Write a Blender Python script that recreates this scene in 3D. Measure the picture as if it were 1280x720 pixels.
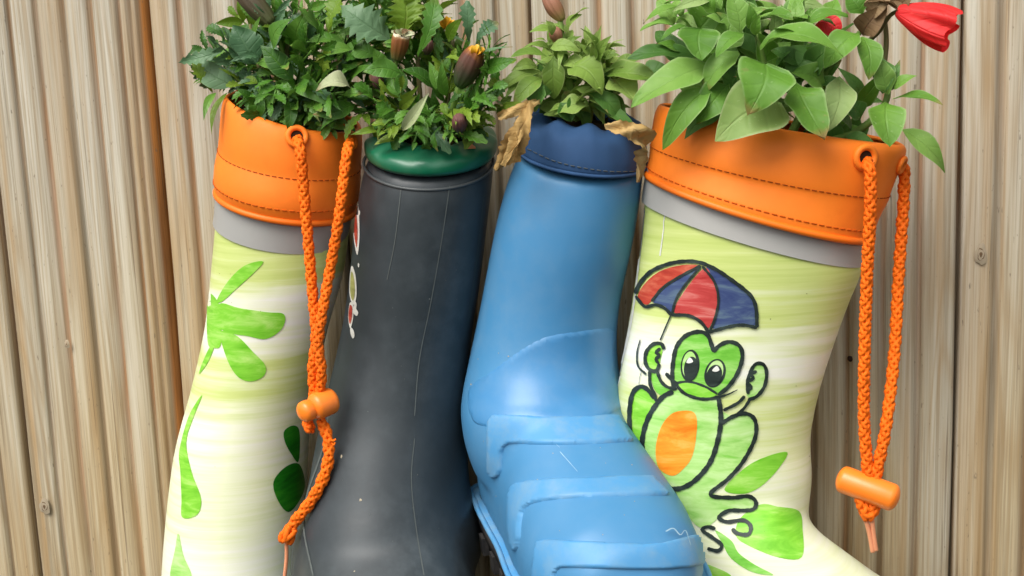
import bpy, bmesh, math, random
import numpy as np
from mathutils import Vector, Matrix
from mathutils.bvhtree import BVHTree
from mathutils.geometry import tessellate_polygon

for o in list(bpy.data.objects): bpy.data.objects.remove(o)
scene = bpy.context.scene
COL = scene.collection
rnd = random.Random(7)
V = Vector

# ------------------------------------------------------------------ camera
FPX = 1600.0                                   # focal length in pixels of a 1280 wide picture
Rv = V((7267, 3, -1600)).normalized()          # fence x seen by the camera (x right, y down, z forward)
Dv = V((349, 8770, 1600)); Dv = (Dv - Rv*Dv.dot(Rv)).normalized()
Fv = Rv.cross(Dv)
CX = V((Rv.x, Fv.x, -Dv.x)); CY = V((Rv.y, Fv.y, -Dv.y)); CF = V((Rv.z, Fv.z, -Dv.z))
CAM = -CF*0.96
cd = bpy.data.cameras.new('camera'); cam = bpy.data.objects.new('camera', cd); COL.objects.link(cam)
cd.sensor_width = 36; cd.lens = FPX/1280*36; cd.clip_start = 0.01; cd.clip_end = 200
m = Matrix((( CX.x, -CY.x, -CF.x, CAM.x), (CX.y, -CY.y, -CF.y, CAM.y), (CX.z, -CY.z, -CF.z, CAM.z), (0, 0, 0, 1)))
cam.matrix_world = m
scene.camera = cam

def ray(px, py):
    return (CX*((px-640)/FPX) + CY*((py-360)/FPX) + CF)
def at(px, py, y=0.0):
    d = ray(px, py); return CAM + d*((y-CAM.y)/d.y)

# ------------------------------------------------------------------ light
SUN_EL, SUN_AZ = math.radians(52), math.radians(205)      # azimuth clockwise from +Y
w = bpy.data.worlds.new('World'); scene.world = w; w.use_nodes = True
nt = w.node_tree; nt.nodes.clear()
sky = nt.nodes.new('ShaderNodeTexSky'); sky.sky_type = 'NISHITA'; sky.sun_disc = False
sky.sun_elevation = SUN_EL; sky.sun_rotation = SUN_AZ; sky.air_density = 1.0; sky.dust_density = 4.0; sky.ozone_density = 1.0
hs = nt.nodes.new('ShaderNodeHueSaturation'); hs.inputs['Saturation'].default_value = 0.22     # a grey, overcast sky
bg = nt.nodes.new('ShaderNodeBackground'); bg.inputs['Strength'].default_value = 0.115
wo = nt.nodes.new('ShaderNodeOutputWorld')
nt.links.new(sky.outputs[0], hs.inputs['Color']); nt.links.new(hs.outputs[0], bg.inputs[0]); nt.links.new(bg.outputs[0], wo.inputs[0])
sd = bpy.data.lights.new('sun', 'SUN'); sd.energy = 1.5; sd.angle = math.radians(40); sd.color = (1, .96, .9)
sun = bpy.data.objects.new('sun', sd); COL.objects.link(sun)
sdir = V((math.sin(SUN_AZ)*math.cos(SUN_EL), math.cos(SUN_AZ)*math.cos(SUN_EL), math.sin(SUN_EL)))
sun.rotation_euler = sdir.to_track_quat('Z', 'Y').to_euler()
sun.location = (0, -1.5, 2)
scene.view_settings.view_transform = 'Standard'; scene.view_settings.look = 'None'
scene.view_settings.exposure = 0.72; scene.view_settings.gamma = 1.0
scene.view_settings.use_curve_mapping = False

# ------------------------------------------------------------------ materials
class NB:
    def __init__(s, name):
        s.m = bpy.data.materials.new(name); s.m.use_nodes = True; s.t = s.m.node_tree
        s.b = s.t.nodes['Principled BSDF']; s.out = s.t.nodes['Material Output']
    def n(s, typ, **kw):
        x = s.t.nodes.new(typ)
        for k, v in kw.items(): setattr(x, k, v)
        return x
    def link(s, a, b): s.t.links.new(a, b)
    def put(s, sock, v):
        if hasattr(v, 'is_output') or isinstance(v, bpy.types.NodeSocket): s.link(v, sock)
        else: sock.default_value = v
    def coord(s, kind='Object', scale=(1, 1, 1), rand=0.0):
        tc = s.n('ShaderNodeTexCoord'); mp = s.n('ShaderNodeMapping'); mp.inputs['Scale'].default_value = scale
        src = tc.outputs[kind]
        if rand:
            oi = s.n('ShaderNodeObjectInfo'); ml = s.math('MULTIPLY', oi.outputs['Random'], rand)
            ad = s.n('ShaderNodeVectorMath', operation='ADD'); s.link(src, ad.inputs[0]); s.link(ml, ad.inputs[1]); src = ad.outputs[0]
        s.link(src, mp.inputs['Vector']); return mp.outputs[0]
    def noise(s, vec, scale=5.0, detail=4.0, rough=.55, dist=0.0):
        x = s.n('ShaderNodeTexNoise'); s.link(vec, x.inputs['Vector'])
        x.inputs['Scale'].default_value = scale; x.inputs['Detail'].default_value = detail
        x.inputs['Roughness'].default_value = rough; x.inputs['Distortion'].default_value = dist
        return x.outputs['Fac']
    def math(s, op, a, b=0.0, c=None):
        x = s.n('ShaderNodeMath', operation=op); s.put(x.inputs[0], a); s.put(x.inputs[1], b)
        if c is not None: s.put(x.inputs[2], c)
        return x.outputs[0]
    def ramp(s, fac, stops):
        x = s.n('ShaderNodeValToRGB'); s.link(fac, x.inputs[0]); e = x.color_ramp.elements
        while len(e) < len(stops): e.new(.5)
        for q, (p, c) in zip(e, stops):
            q.position = p; q.color = (c, c, c, 1) if isinstance(c, (int, float)) else (*c, 1)
        return x.outputs[0]
    def mix(s, fac, a, b, blend='MIX'):
        x = s.n('ShaderNodeMix', data_type='RGBA', blend_type=blend)
        s.put(x.inputs[0], fac)
        for i, v in ((6, a), (7, b)):
            s.put(x.inputs[i], (*v, 1) if isinstance(v, tuple) and len(v) == 3 else v)
        return x.outputs[2]
    def attr(s, name):
        x = s.n('ShaderNodeAttribute', attribute_name=name); return x.outputs['Fac']
    def uv(s):
        x = s.n('ShaderNodeUVMap'); sp = s.n('ShaderNodeSeparateXYZ'); s.link(x.outputs[0], sp.inputs[0]); return sp.outputs[0], sp.outputs[1]
    def bump(s, h, strength=.3, dist=.001, prev=None):
        x = s.n('ShaderNodeBump'); x.inputs['Strength'].default_value = strength; x.inputs['Distance'].default_value = dist
        s.link(h, x.inputs['Height'])
        if prev: s.link(prev, x.inputs['Normal'])
        return x.outputs[0]
    def done(s, color, rough=.5, normal=None, coat=0.0, spec=.5, sss=0.0):
        s.put(s.b.inputs['Base Color'], (*color, 1) if isinstance(color, tuple) else color)
        s.put(s.b.inputs['Roughness'], rough)
        s.b.inputs['Specular IOR Level'].default_value = spec
        if coat: s.b.inputs['Coat Weight'].default_value = coat; s.b.inputs['Coat Roughness'].default_value = .25
        if normal: s.link(normal, s.b.inputs['Normal'])
        if sss:
            s.b.inputs['Subsurface Weight'].default_value = sss; s.b.inputs['Subsurface Scale'].default_value = .004
        return s.m

def lin(r, g, b):
    f = lambda c: (c/255/12.92 if c/255 < .04045 else ((c/255+.055)/1.055)**2.4)
    return (f(r), f(g), f(b))

def mat_wood():
    b = NB('weathered_decking')
    big = b.noise(b.coord('Object', (14, 14, 1.6), 37), 1, 3, .5, .6)
    grain = b.noise(b.coord('Object', (150, 150, 2.0), 37), 1, 6, .65, .9)
    fib = b.noise(b.coord('Object', (700, 700, 8), 37), 1, 3, .6)
    fig = b.noise(b.coord('Object', (26, 26, 1.5), 71), 1, 2, .4, .35)
    rings = b.math('POWER', b.math('MULTIPLY_ADD', b.math('COSINE', b.math('MULTIPLY', fig, 95)), .5, .5), 2.2)
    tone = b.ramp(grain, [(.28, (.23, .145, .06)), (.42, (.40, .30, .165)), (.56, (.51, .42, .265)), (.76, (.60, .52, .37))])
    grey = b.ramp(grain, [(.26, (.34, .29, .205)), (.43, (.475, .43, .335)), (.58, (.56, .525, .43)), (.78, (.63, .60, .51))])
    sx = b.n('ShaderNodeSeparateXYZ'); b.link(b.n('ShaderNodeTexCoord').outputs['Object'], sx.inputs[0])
    hz = b.math('MULTIPLY_ADD', sx.outputs[2], 1.7, .56)             # greyer and paler towards the top
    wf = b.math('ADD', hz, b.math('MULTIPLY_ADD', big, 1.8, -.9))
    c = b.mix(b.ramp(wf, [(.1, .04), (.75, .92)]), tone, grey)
    c = b.mix(b.math('MULTIPLY', rings, .34), c, (.34, .215, .09))
    c = b.mix(b.ramp(fib, [(.34, .5), (.52, 0.0)]), c, (.25, .185, .105))
    st = b.ramp(b.noise(b.coord('Object', (60, 60, 1.3), 23), 1, 3, .55, .5), [(.52, 0.0), (.66, .45)])
    c = b.mix(st, c, (.44, .27, .11))
    dk = b.ramp(b.noise(b.coord('Object', (70, 70, 1.1), 53), 1, 4, .6, .4), [(.32, .6), (.44, 0.0)])
    c = b.mix(dk, c, (.24, .19, .12))
    g = b.attr('groove')
    gn = b.noise(b.coord('Object', (60, 60, 5), 11), 1, 4)
    gf = b.math('MULTIPLY', g, b.ramp(gn, [(.25, .35), (.65, .9)]))
    gc = b.ramp(b.noise(b.coord('Object', (40, 40, 2.0), 19), 1, 3), [(.34, (.085, .075, .05)), (.48, (.17, .105, .05)), (.64, (.30, .12, .03))])
    c = b.mix(gf, c, gc)
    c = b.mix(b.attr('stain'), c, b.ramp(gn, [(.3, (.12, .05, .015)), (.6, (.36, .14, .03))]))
    chk = b.ramp(b.noise(b.coord('Object', (420, 420, 3.2), 91), 1, 3, .5), [(.66, 0.0), (.72, .55)])
    c = b.mix(chk, c, (.15, .10, .055))
    spk = b.ramp(b.noise(b.coord('Object', (420, 420, 130), 5), 1, 2), [(.69, 0.0), (.77, .6)])
    c = b.mix(spk, c, (.12, .09, .06))
    h = b.math('SUBTRACT', b.math('ADD', b.math('MULTIPLY', grain, .8), b.math('MULTIPLY', fib, .6)), b.math('MULTIPLY', chk, .8))
    return b.done(c, .8, b.bump(h, .65, .0014), spec=.22)

def mat_rubber(name, base, rough=.4, var=.12, dirt=None, dirtamt=.0, spec=.5, coat=0.0, stops=(.5, .75)):
    b = NB(name)
    n1 = b.noise(b.coord('Object', (9, 9, 9), 3), 1, 4)
    n2 = b.noise(b.coord('Object', (60, 60, 60), 3), 1, 5, .65)
    dk = tuple(x*(1-var) for x in base); lt = tuple(min(1, x*(1+var)) for x in base)
    c = b.ramp(n1, [(.3, dk), (.7, lt)])
    if dirt:
        f = b.math('MULTIPLY', b.ramp(n1, [(stops[0]-.12, .15), (stops[1], 1.0)]), b.ramp(n2, [(.42, 0.0), (.75, dirtamt)]))
        c = b.mix(f, c, dirt)
    rr = b.math('MULTIPLY_ADD', n2, .22, rough-.11)
    return b.done(c, rr, b.bump(b.noise(b.coord('Object', (160, 160, 160)), 1, 3), .08, .0006), coat, spec)

def mat_painted(name, bands, slope=0.0):
    """pale lime wash brushed round the leg in bands; bands: (height above the boot's origin, how green 0..1)"""
    b = NB(name)
    w1 = b.noise(b.coord('Object', (9, 9, 230)), 1, 5, .6, .25)
    w2 = b.noise(b.coord('Object', (7, 7, 60)), 1, 3, .5, .5)
    sx = b.n('ShaderNodeSeparateXYZ'); b.link(b.n('ShaderNodeTexCoord').outputs['Object'], sx.inputs[0])
    z = b.math('MULTIPLY_ADD', sx.outputs[0], slope, sx.outputs[2])
    z = b.math('ADD', z, b.math('MULTIPLY_ADD', w2, .05, -.025))
    lo, hi = bands[0][0], bands[-1][0]
    t = b.math('DIVIDE', b.math('SUBTRACT', z, lo), hi-lo)
    g = b.ramp(t, [((q-lo)/(hi-lo), v) for q, v in bands])
    g = b.math('ADD', g, b.math('MULTIPLY_ADD', w1, .75, -.375))
    c = b.ramp(g, [(.0, lin(242, 241, 230)), (.3, lin(232, 236, 200)), (.62, lin(206, 218, 136)), (1, lin(172, 194, 84))])
    return b.done(c, .38, b.bump(b.noise(b.coord('Object', (140, 140, 140)), 1, 3), .05, .0005), spec=.4)

def mat_paint(name, base, dark, light, dirn=(26, 26, 120), rough=.38):
    b = NB(name)
    n = b.noise(b.coord('Object', dirn), 1, 5, .65, .7)
    return b.done(b.ramp(n, [(.3, dark), (.5, base), (.72, light)]), rough, spec=.4)

def mat_leaf(name, dark, mid, light, edge, edgeamt=.6, rough=.5, transl=.25, veins=5.0, veinc=None, var=.5, va=.38):
    b = NB(name)
    u, v = b.uv()
    au = b.math('ABSOLUTE', b.math('MULTIPLY_ADD', u, 2, -1))
    oi = b.n('ShaderNodeObjectInfo')
    rr = b.math('MULTIPLY_ADD', oi.outputs['Random'], var, .5-var/2)
    nz = b.noise(b.coord('Object', (70, 70, 70), 9), 1, 4)
    c = b.ramp(b.math('MULTIPLY_ADD', nz, .5, b.math('MULTIPLY_ADD', rr, 1.0, -.25)), [(.2, dark), (.5, mid), (.8, light)])
    # side veins run slantwise from the midrib
    ph = b.math('SUBTRACT', b.math('MULTIPLY', v, veins*6.283), b.math('MULTIPLY', au, 5.0))
    vv = b.math('POWER', b.math('MULTIPLY_ADD', b.math('COSINE', ph), .5, .5), 10)
    mid_ = b.math('SUBTRACT', 1, b.math('MINIMUM', b.math('MULTIPLY', au, 11), 1))
    vein = b.math('MAXIMUM', b.math('MULTIPLY', vv, .35), mid_)
    c = b.mix(b.math('MULTIPLY', vein, va), c, veinc or light)
    ef = b.math('MULTIPLY', b.ramp(au, [(.86, 0.0), (1.0, 1.0)]), edgeamt)
    c = b.mix(ef, c, edge)
    sp = b.ramp(b.noise(b.coord('Object', (330, 330, 330), 4), 1, 2), [(.68, 0.0), (.74, .35)])
    c = b.mix(sp, c, edge)
    some = b.ramp(b.math('FRACT', b.math('MULTIPLY', oi.outputs['Random'], 7.31)), [(.62, 0.0), (.95, .85)])
    tipf = b.math('MULTIPLY', some, b.ramp(b.math('ADD', v, b.math('MULTIPLY_ADD', nz, .3, -.15)), [(.86, 0.0), (.98, 1.0)]))
    c = b.mix(tipf, c, (.30, .19, .07))
    blot = b.ramp(b.noise(b.coord('Object', (150, 150, 150), 8), 1, 2), [(.66, 0.0), (.73, .35)])
    c = b.mix(b.math('MULTIPLY', blot, some), c, (.32, .27, .09))
    bm_ = b.bump(b.math('SUBTRACT', b.math('MULTIPLY', nz, .7), vein), .5, .0008)
    b.done(c, rough, bm_, spec=.35)
    tr = b.n('ShaderNodeBsdfTranslucent'); b.link(c, tr.inputs['Color']); b.link(bm_, tr.inputs['Normal'])
    ms = b.n('ShaderNodeMixShader'); ms.inputs[0].default_value = transl
    b.link(b.b.outputs[0], ms.inputs[1]); b.link(tr.outputs[0], ms.inputs[2]); b.link(ms.outputs[0], b.out.inputs['Surface'])
    return b.m

def mat_uvramp(name, stops, rough=.55, streak=.3, axis=1):
    b = NB(name); uv = b.uv()
    nz = b.noise(b.coord('Object', (160, 160, 160), 3), 1, 4)
    c = b.ramp(b.math('ADD', uv[axis], b.math('MULTIPLY_ADD', nz, streak, -streak/2)), stops)
    st = b.math('MULTIPLY_ADD', b.math('COSINE', b.math('MULTIPLY', uv[0], 75)), .5, .5)
    return b.done(c, rough, b.bump(st, .4, .0006), spec=.3)

M = {}
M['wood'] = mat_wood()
M['gap'] = mat_rubber('stained_board_edge', (.20, .085, .028), .85, .4, spec=.1)
M['knot'] = mat_rubber('dark_knot', (.16, .10, .055), .8, .4, spec=.2)
M['knotring'] = mat_rubber('pale_knot', (.40, .33, .23), .8, .25, (.2, .15, .1), .6, spec=.2)
M['hole'] = mat_rubber('rusty_nail_head', (.035, .014, .008), .8, .3, spec=.2)
def bands(base, x, y, rows): return sorted((at(x, py, y).z-base.z, v) for py, v in rows)
M['lime'] = mat_painted('lime_wash_left', bands(at(300, 740, -.06), 320, -.14, [(290, .72), (355, .62), (385, .15), (435, .10), (465, .6), (510, .55), (560, .22), (660, .34), (720, .16)]))
M['lime2'] = mat_painted('lime_wash_right', bands(at(880, 690, -.09), 930, -.13, [(280, .72), (330, .68), (405, .58), (438, .14), (470, .12), (505, .55), (560, .44), (640, .28), (720, .28)]), .06)
M['orange'] = mat_rubber('orange_rubber', lin(255, 130, 36), .55, .08, lin(214, 84, 10), .3, spec=.3)
M['orange_pipe'] = mat_rubber('orange_piping', lin(250, 120, 22), .5, .10, spec=.4)
M['stitch'] = mat_rubber('brown_stitch_thread', lin(150, 62, 12), .8, .3, spec=.2)
M['grey'] = mat_rubber('grey_reflective_band', lin(166, 165, 160), .42, .06, spec=.5)
M['charcoal'] = mat_rubber('dusty_charcoal_rubber', lin(48, 55, 58), .46, .10, lin(100, 110, 114), .30, spec=.5, stops=(.45, .7))
M['charline'] = mat_rubber('dusty_seam_line', lin(86, 92, 90), .6, .2, spec=.3)
M['charbead'] = mat_rubber('charcoal_bead', lin(74, 79, 80), .45, .15, spec=.5)
M['green_rim'] = mat_rubber('dark_green_rim', lin(18, 102, 70), .36, .15, lin(120, 140, 115), .35, spec=.55)
M['teal'] = mat_rubber('teal_sole_rubber', lin(28, 125, 110), .45, .1, spec=.4)
M['blue'] = mat_rubber('sky_blue_rubber', lin(70, 132, 176), .44, .05, lin(150, 165, 170), .16, spec=.45, coat=0.0, stops=(.5, .72))
M['bluepanel'] = mat_rubber('sky_blue_polished_rubber', lin(66, 131, 180), .36, .07, lin(160, 170, 165), .2, spec=.5)
M['blueridge'] = mat_rubber('sky_blue_ridge', lin(80, 146, 194), .46, .06, lin(160, 168, 152), .5, spec=.4, coat=0.0, stops=(.42, .66))
M['navy'] = mat_rubber('navy_fabric', lin(50, 82, 122), .75, .25, lin(34, 46, 60), .8, spec=.2)
M['black'] = mat_rubber('black_tread_rubber', (.022, .022, .024), .6, .25, lin(130, 120, 105), .6, spec=.35)
M['soil'] = mat_rubber('potting_soil', (.028, .018, .011), .95, .6, (.09, .06, .04), .6, spec=.1)
M['cord'] = mat_rubber('orange_braided_cord', lin(250, 112, 14), .7, .16, lin(200, 70, 5), .5, spec=.25)
M['toggle'] = mat_rubber('orange_plastic_toggle', lin(255, 132, 40), .34, .05, spec=.5)
M['aglet'] = mat_rubber('peach_cord_end', lin(226, 150, 110), .45, .12, spec=.4)
M['p_green'] = mat_paint('bright_green_paint', lin(134, 206, 62), lin(98, 180, 32), lin(186, 228, 122))
M['p_green2'] = mat_paint('mid_green_paint', lin(122, 196, 70), lin(84, 166, 40), lin(176, 220, 130))
M['p_pale'] = mat_paint('pale_green_paint', lin(176, 220, 130), lin(128, 196, 76), lin(206, 232, 170))
M['p_dkgreen'] = mat_paint('dark_green_paint', lin(26, 120, 14), lin(14, 84, 10), lin(60, 150, 30))
M['p_orange'] = mat_paint('orange_paint', lin(250, 158, 46), lin(238, 120, 14), lin(255, 196, 104))
M['p_red'] = mat_paint('red_paint', lin(192, 72, 68), lin(160, 36, 36), lin(222, 150, 138))
M['p_red2'] = mat_paint('brick_red_paint', lin(186, 68, 50), lin(150, 40, 32), lin(214, 120, 90))
M['p_blue'] = mat_paint('blue_paint', lin(68, 84, 122), lin(42, 54, 104), lin(112, 136, 142))
M['p_black'] = mat_paint('black_line_paint', lin(40, 50, 46), lin(26, 34, 30), lin(66, 78, 72))
M['p_white'] = mat_paint('white_paint', lin(226, 226, 216), lin(200, 200, 190), lin(240, 240, 232))
M['p_olive'] = mat_paint('olive_paint', lin(160, 160, 90), lin(120, 120, 60), lin(190, 190, 120))
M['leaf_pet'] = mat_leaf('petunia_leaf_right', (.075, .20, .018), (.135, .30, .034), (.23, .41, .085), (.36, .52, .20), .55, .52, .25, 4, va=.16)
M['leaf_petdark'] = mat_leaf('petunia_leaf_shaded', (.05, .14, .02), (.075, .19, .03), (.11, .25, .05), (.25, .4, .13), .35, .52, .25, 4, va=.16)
M['leaf_petpale'] = mat_leaf('petunia_leaf_pale', (.17, .30, .06), (.24, .38, .10), (.33, .46, .16), (.5, .58, .3), .6, .55, .25, 4, va=.16)
M['leaf_pet2'] = mat_leaf('petunia_leaf_blue_boot', (.13, .24, .03), (.21, .335, .055), (.31, .44, .11), (.40, .48, .17), .5, .52, .25, 4, va=.16)
M['leaf_mar'] = mat_leaf('marigold_leaf', (.03, .105, .009), (.068, .195, .017), (.15, .31, .045), (.2, .32, .1), .35, .42, .2, 6)
M['leaf_marblue'] = mat_leaf('marigold_leaf_blue_green', (.05, .13, .052), (.09, .19, .085), (.15, .26, .13), (.2, .32, .16), .3, .42, .2, 6)
M['leaf_maryel'] = mat_leaf('marigold_leaf_yellow_green', (.09, .19, .012), (.16, .28, .02), (.24, .35, .04), (.3, .36, .1), .3, .45, .3, 6)
M['leaf_marpale'] = mat_leaf('marigold_leaf_withered_pale', (.34, .40, .19), (.46, .50, .28), (.56, .58, .38), (.6, .62, .45), .3, .6, .2, 6)
M['dry'] = mat_leaf('withered_leaf', (.28, .16, .045), (.50, .33, .12), (.66, .49, .23), (.35, .18, .05), .5, .75, .15, 7, (.3, .16, .05), .25)
M['brown'] = mat_leaf('withered_flower', (.10, .055, .025), (.21, .13, .06), (.33, .23, .12), (.12, .06, .03), .5, .75, .2, 6, (.1, .05, .03))
M['stem'] = mat_rubber('green_stem', (.15, .26, .05), .6, .25, (.2, .16, .08), .5, spec=.3)
M['stembrown'] = mat_rubber('brown_green_stem', (.14, .13, .045), .6, .3, (.16, .07, .03), .6, spec=.3)
M['bud'] = mat_uvramp('marigold_bud_skin', [(0, (.035, .085, .02)), (.35, (.06, .055, .03)), (.76, (.12, .045, .03)), (.93, (.28, .10, .02)), (1, (.60, .30, .03))])
M['buddark'] = mat_uvramp('marigold_bud_olive', [(0, (.07, .085, .025)), (.5, (.075, .06, .03)), (1, (.09, .06, .04))])
M['budpurple'] = mat_uvramp('small_bud_skin', [(0, (.06, .08, .03)), (.5, (.11, .05, .04)), (1, (.16, .07, .06))])
M['budpink'] = mat_uvramp('petunia_bud_skin', [(0, (.26, .22, .06)), (.35, (.30, .14, .07)), (1, (.34, .15, .10))])
M['budorange'] = mat_uvramp('spent_marigold_head', [(0, (.10, .12, .03)), (.45, (.20, .085, .02)), (.85, (.26, .09, .03)), (.96, (.36, .2, .08)), (1, (.7, .62, .45))])
M['yellow'] = mat_paint('marigold_yellow', (.75, .40, .02), (.6, .25, .01), (.85, .55, .05))
M['red'] = mat_leaf('red_petal', (.62, .012, .016), (.80, .022, .026), (.92, .05, .045), (.95, .10, .08), .5, .5, .3, 3, (.6, .01, .01), .3)

# ------------------------------------------------------------------ objects
def link(o, parent):
    COL.objects.link(o)
    if parent is not None: o.parent = parent
    return o
def wloc(o):
    p = V((0, 0, 0))
    while o is not None: p += o.location; o = o.parent
    return p
def obj(name, verts, faces, mat, parent=None, smooth=True, uvs=None, mats=None, fmat=None, loc=None):
    """one mesh object from world-space vertices"""
    base = wloc(parent) if parent is not None else V((0, 0, 0))
    me = bpy.data.meshes.new(name)
    off = base + (loc - base if loc is not None else V((0, 0, 0)))
    me.from_pydata([tuple(V(v)-off) for v in verts], [], faces)
    o = bpy.data.objects.new(name, me)
    if loc is not None: o.location = loc - base
    for x in (mats or [mat]): me.materials.append(x)
    if fmat: me.polygons.foreach_set('material_index', fmat)
    if smooth: me.polygons.foreach_set('use_smooth', [True]*len(me.polygons))
    if uvs:
        l = me.uv_layers.new(name='UVMap')
        for lp in me.loops: l.data[lp.index].uv = uvs[lp.vertex_index]
    me.update()
    return link(o, parent)
def thing(name, label, cat, loc, group=None):
    o = bpy.data.objects.new(name, None); COL.objects.link(o); o.location = loc; o.empty_display_size = .02
    o['label'] = label; o['category'] = cat
    if group: o['group'] = group
    return o
def grid_faces(nr, nc, closed=False):
    f = []
    for i in range(nr-1):
        for j in range(nc if closed else nc-1):
            k = (j+1) % nc
            f.append((i*nc+j, i*nc+k, (i+1)*nc+k, (i+1)*nc+j))
    return f
def catmull(pts, n=8):
    pts = [V(p) for p in pts]; out = []
    P = [2*pts[0]-pts[1]] + pts + [2*pts[-1]-pts[-2]]
    for i in range(1, len(P)-2):
        a, b_, c, d = P[i-1:i+3]
        for k in range(n):
            t = k/n
            out.append(.5*((2*b_)+(c-a)*t+(2*a-5*b_+4*c-d)*t*t+(3*b_-a-3*c+d)*t**3))
    out.append(pts[-1]); return out
def resample(pts, step):
    L = [0]
    for a, b_ in zip(pts, pts[1:]): L.append(L[-1]+(b_-a).length)
    n = max(2, int(L[-1]/step)+1); out = []; j = 0
    for i in range(n):
        s = L[-1]*i/(n-1)
        while j < len(L)-2 and L[j+1] < s: j += 1
        t = (s-L[j])/max(1e-9, L[j+1]-L[j]); out.append(pts[j].lerp(pts[j+1], t))
    return out
def frames(pts):
    out = []; up = V((0, -1, .2))
    for i in range(len(pts)):
        t = (pts[min(i+1, len(pts)-1)]-pts[max(i-1, 0)]).normalized()
        a = (up - t*up.dot(t)).normalized(); up = a
        out.append((t, a, t.cross(a)))
    return out
def tube(pts, r, n=8, cap=True):
    fr = frames(pts); vs = []; N = len(pts)
    for i, (p, (t, a, b_)) in enumerate(zip(pts, fr)):
        rr = r(i/(N-1)) if callable(r) else r
        for k in range(n):
            th = 2*math.pi*k/n; vs.append(p + a*math.cos(th)*rr + b_*math.sin(th)*rr)
    fs = grid_faces(N, n, True)
    if cap:
        fs.append(tuple(range(n-1, -1, -1))); fs.append(tuple((N-1)*n+k for k in range(n)))
    return vs, fs
def join(parts):
    vs, fs = [], []
    for v, f in parts:
        o = len(vs); vs += v; fs += [tuple(i+o for i in q) for q in f]
    return vs, fs
def box(c, ax, ay, az):
    vs = [c+ax*sx+ay*sy+az*sz for sx in (-1, 1) for sy in (-1, 1) for sz in (-1, 1)]
    return vs, [(0, 1, 3, 2), (4, 6, 7, 5), (0, 4, 5, 1), (2, 3, 7, 6), (0, 2, 6, 4), (1, 5, 7, 3)]
def braid(pts, R):
    """eight strands plaited round one another"""
    pts = resample(pts, .0009); fr = frames(pts); N = len(pts); out = []
    pitch = R*6.4; L = .0009
    for d in (1, -1):
        for s in range(4):
            path = []
            for i, (p, (t, a, b_)) in enumerate(zip(pts, fr)):
                th = d*2*math.pi*i*L/pitch + s*math.pi/2 + (0 if d > 0 else math.pi/4)
                rr = R*(.70 + .13*d*math.cos(4*2*math.pi*i*L/pitch*1.0 + s*math.pi))
                path.append(p + a*math.cos(th)*rr + b_*math.sin(th)*rr)
            out.append(tube(path, R*.43, 5))
    out.append(tube(pts, R*.62, 6))
    return join(out)

# ------------------------------------------------------------------ fence of grooved boards
PITCH = .1485; X0 = -.424
fence = thing('fence', 'fence of upright weathered grooved timber boards behind the row of boots', 'fence', V((0, 0, -.9)))
def board(k):
    r = random.Random(100+k)
    xl = X0 + PITCH*k; wdt = PITCH - (.0045 if k == 0 else .0026)
    prof = []                                    # (x, y, groove)
    nr = 6; rib = wdt/nr
    prof.append((0, .022, 1)); prof.append((0, .0035, .55)); prof.append((.0010, .0011, .25))
    for i in range(nr):
        a = i*rib
        gw = r.uniform(.0026, .0042); hy = r.uniform(-.0005, .0006)
        s = [(gw, .0008, .10), (gw+.0016, .0001, .0), (rib*.5, -.0003, 0), (rib-gw-.0016, .0001, 0), (rib-gw, .0008, .14)]
        if i == 0: s = [(.0030, .0002, 0)] + s[2:]
        if i == nr-1: s = s[:3] + [(rib-.0030, .0002, .0)]
        prof += [(a+x, y+hy, g) for x, y, g in s]
        if k == 0 and i == nr-1:
            prof = prof[:-2] + [(a+rib*.30, .0006, .1), (a+rib*.36, .0034, .9), (a+rib*.42, .0034, .9), (a+rib*.48, .0010, .35), (a+rib*.60, .0008, .25), (a+rib*.66, .0030, .8), (wdt-.0044, .0034, .9), (wdt-.004, .0036, 1)]; prof += [(wdt-.0012, .0052, 1)]; continue
        if i < nr-1: prof += [(a+rib-gw*.5, .0023, .60), (a+rib-.0008, .0034, .95), (a+rib+.0008, .0034, .95), (a+rib+gw*.5, .0023, .66)]
    prof += [(wdt-.0010, .0056 if k == 0 else .0011, 1 if k == 0 else .25), (wdt, .0066 if k == 0 else .0035, 1 if k == 0 else .6), (wdt, .014, 1), (wdt+.008, .014, 1), (wdt+.008, .022, 1)]
    zs = np.linspace(-.9, .9, 46); vs = []; g = []
    ph = [r.uniform(0, 6) for _ in range(4)]; tw = r.uniform(-.008, .008); y0 = r.uniform(-.0012, .0012)
    if k == 1: y0 = -.004
    if k == 0: y0 = .0012; tw = -.012
    for z in zs:
        wob = .0007*math.sin(z*7+ph[0]) + .0004*math.sin(z*19+ph[1]); bow = .001*math.sin(z*3+ph[2])
        for x, y, q in prof:
            vs.append(V((xl+x+wob, y+y0+bow+tw*(x-wdt/2), z))); g.append(q)
    n = len(prof)
    fs = [(i*n+j, i*n+j+1, (i+1)*n+j+1, (i+1)*n+j) for i in range(len(zs)-1) for j in range(n-1)]
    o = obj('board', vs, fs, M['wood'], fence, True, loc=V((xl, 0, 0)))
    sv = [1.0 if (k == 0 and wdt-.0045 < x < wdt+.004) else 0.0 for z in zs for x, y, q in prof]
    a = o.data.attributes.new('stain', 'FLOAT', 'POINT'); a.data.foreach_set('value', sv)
    a = o.data.attributes.new('groove', 'FLOAT', 'POINT'); a.data.foreach_set('value', g)
    return o
boards = {k: board(k) for k in range(-6, 13)}
for z in (-.55, .55):
    c = V((.02, .045, z)); vs, fs = box(c, V((1.42, 0, 0)), V((0, .0225, 0)), V((0, 0, .045)))
    obj('rail', vs, fs, M['wood'], fence, False)
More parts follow.
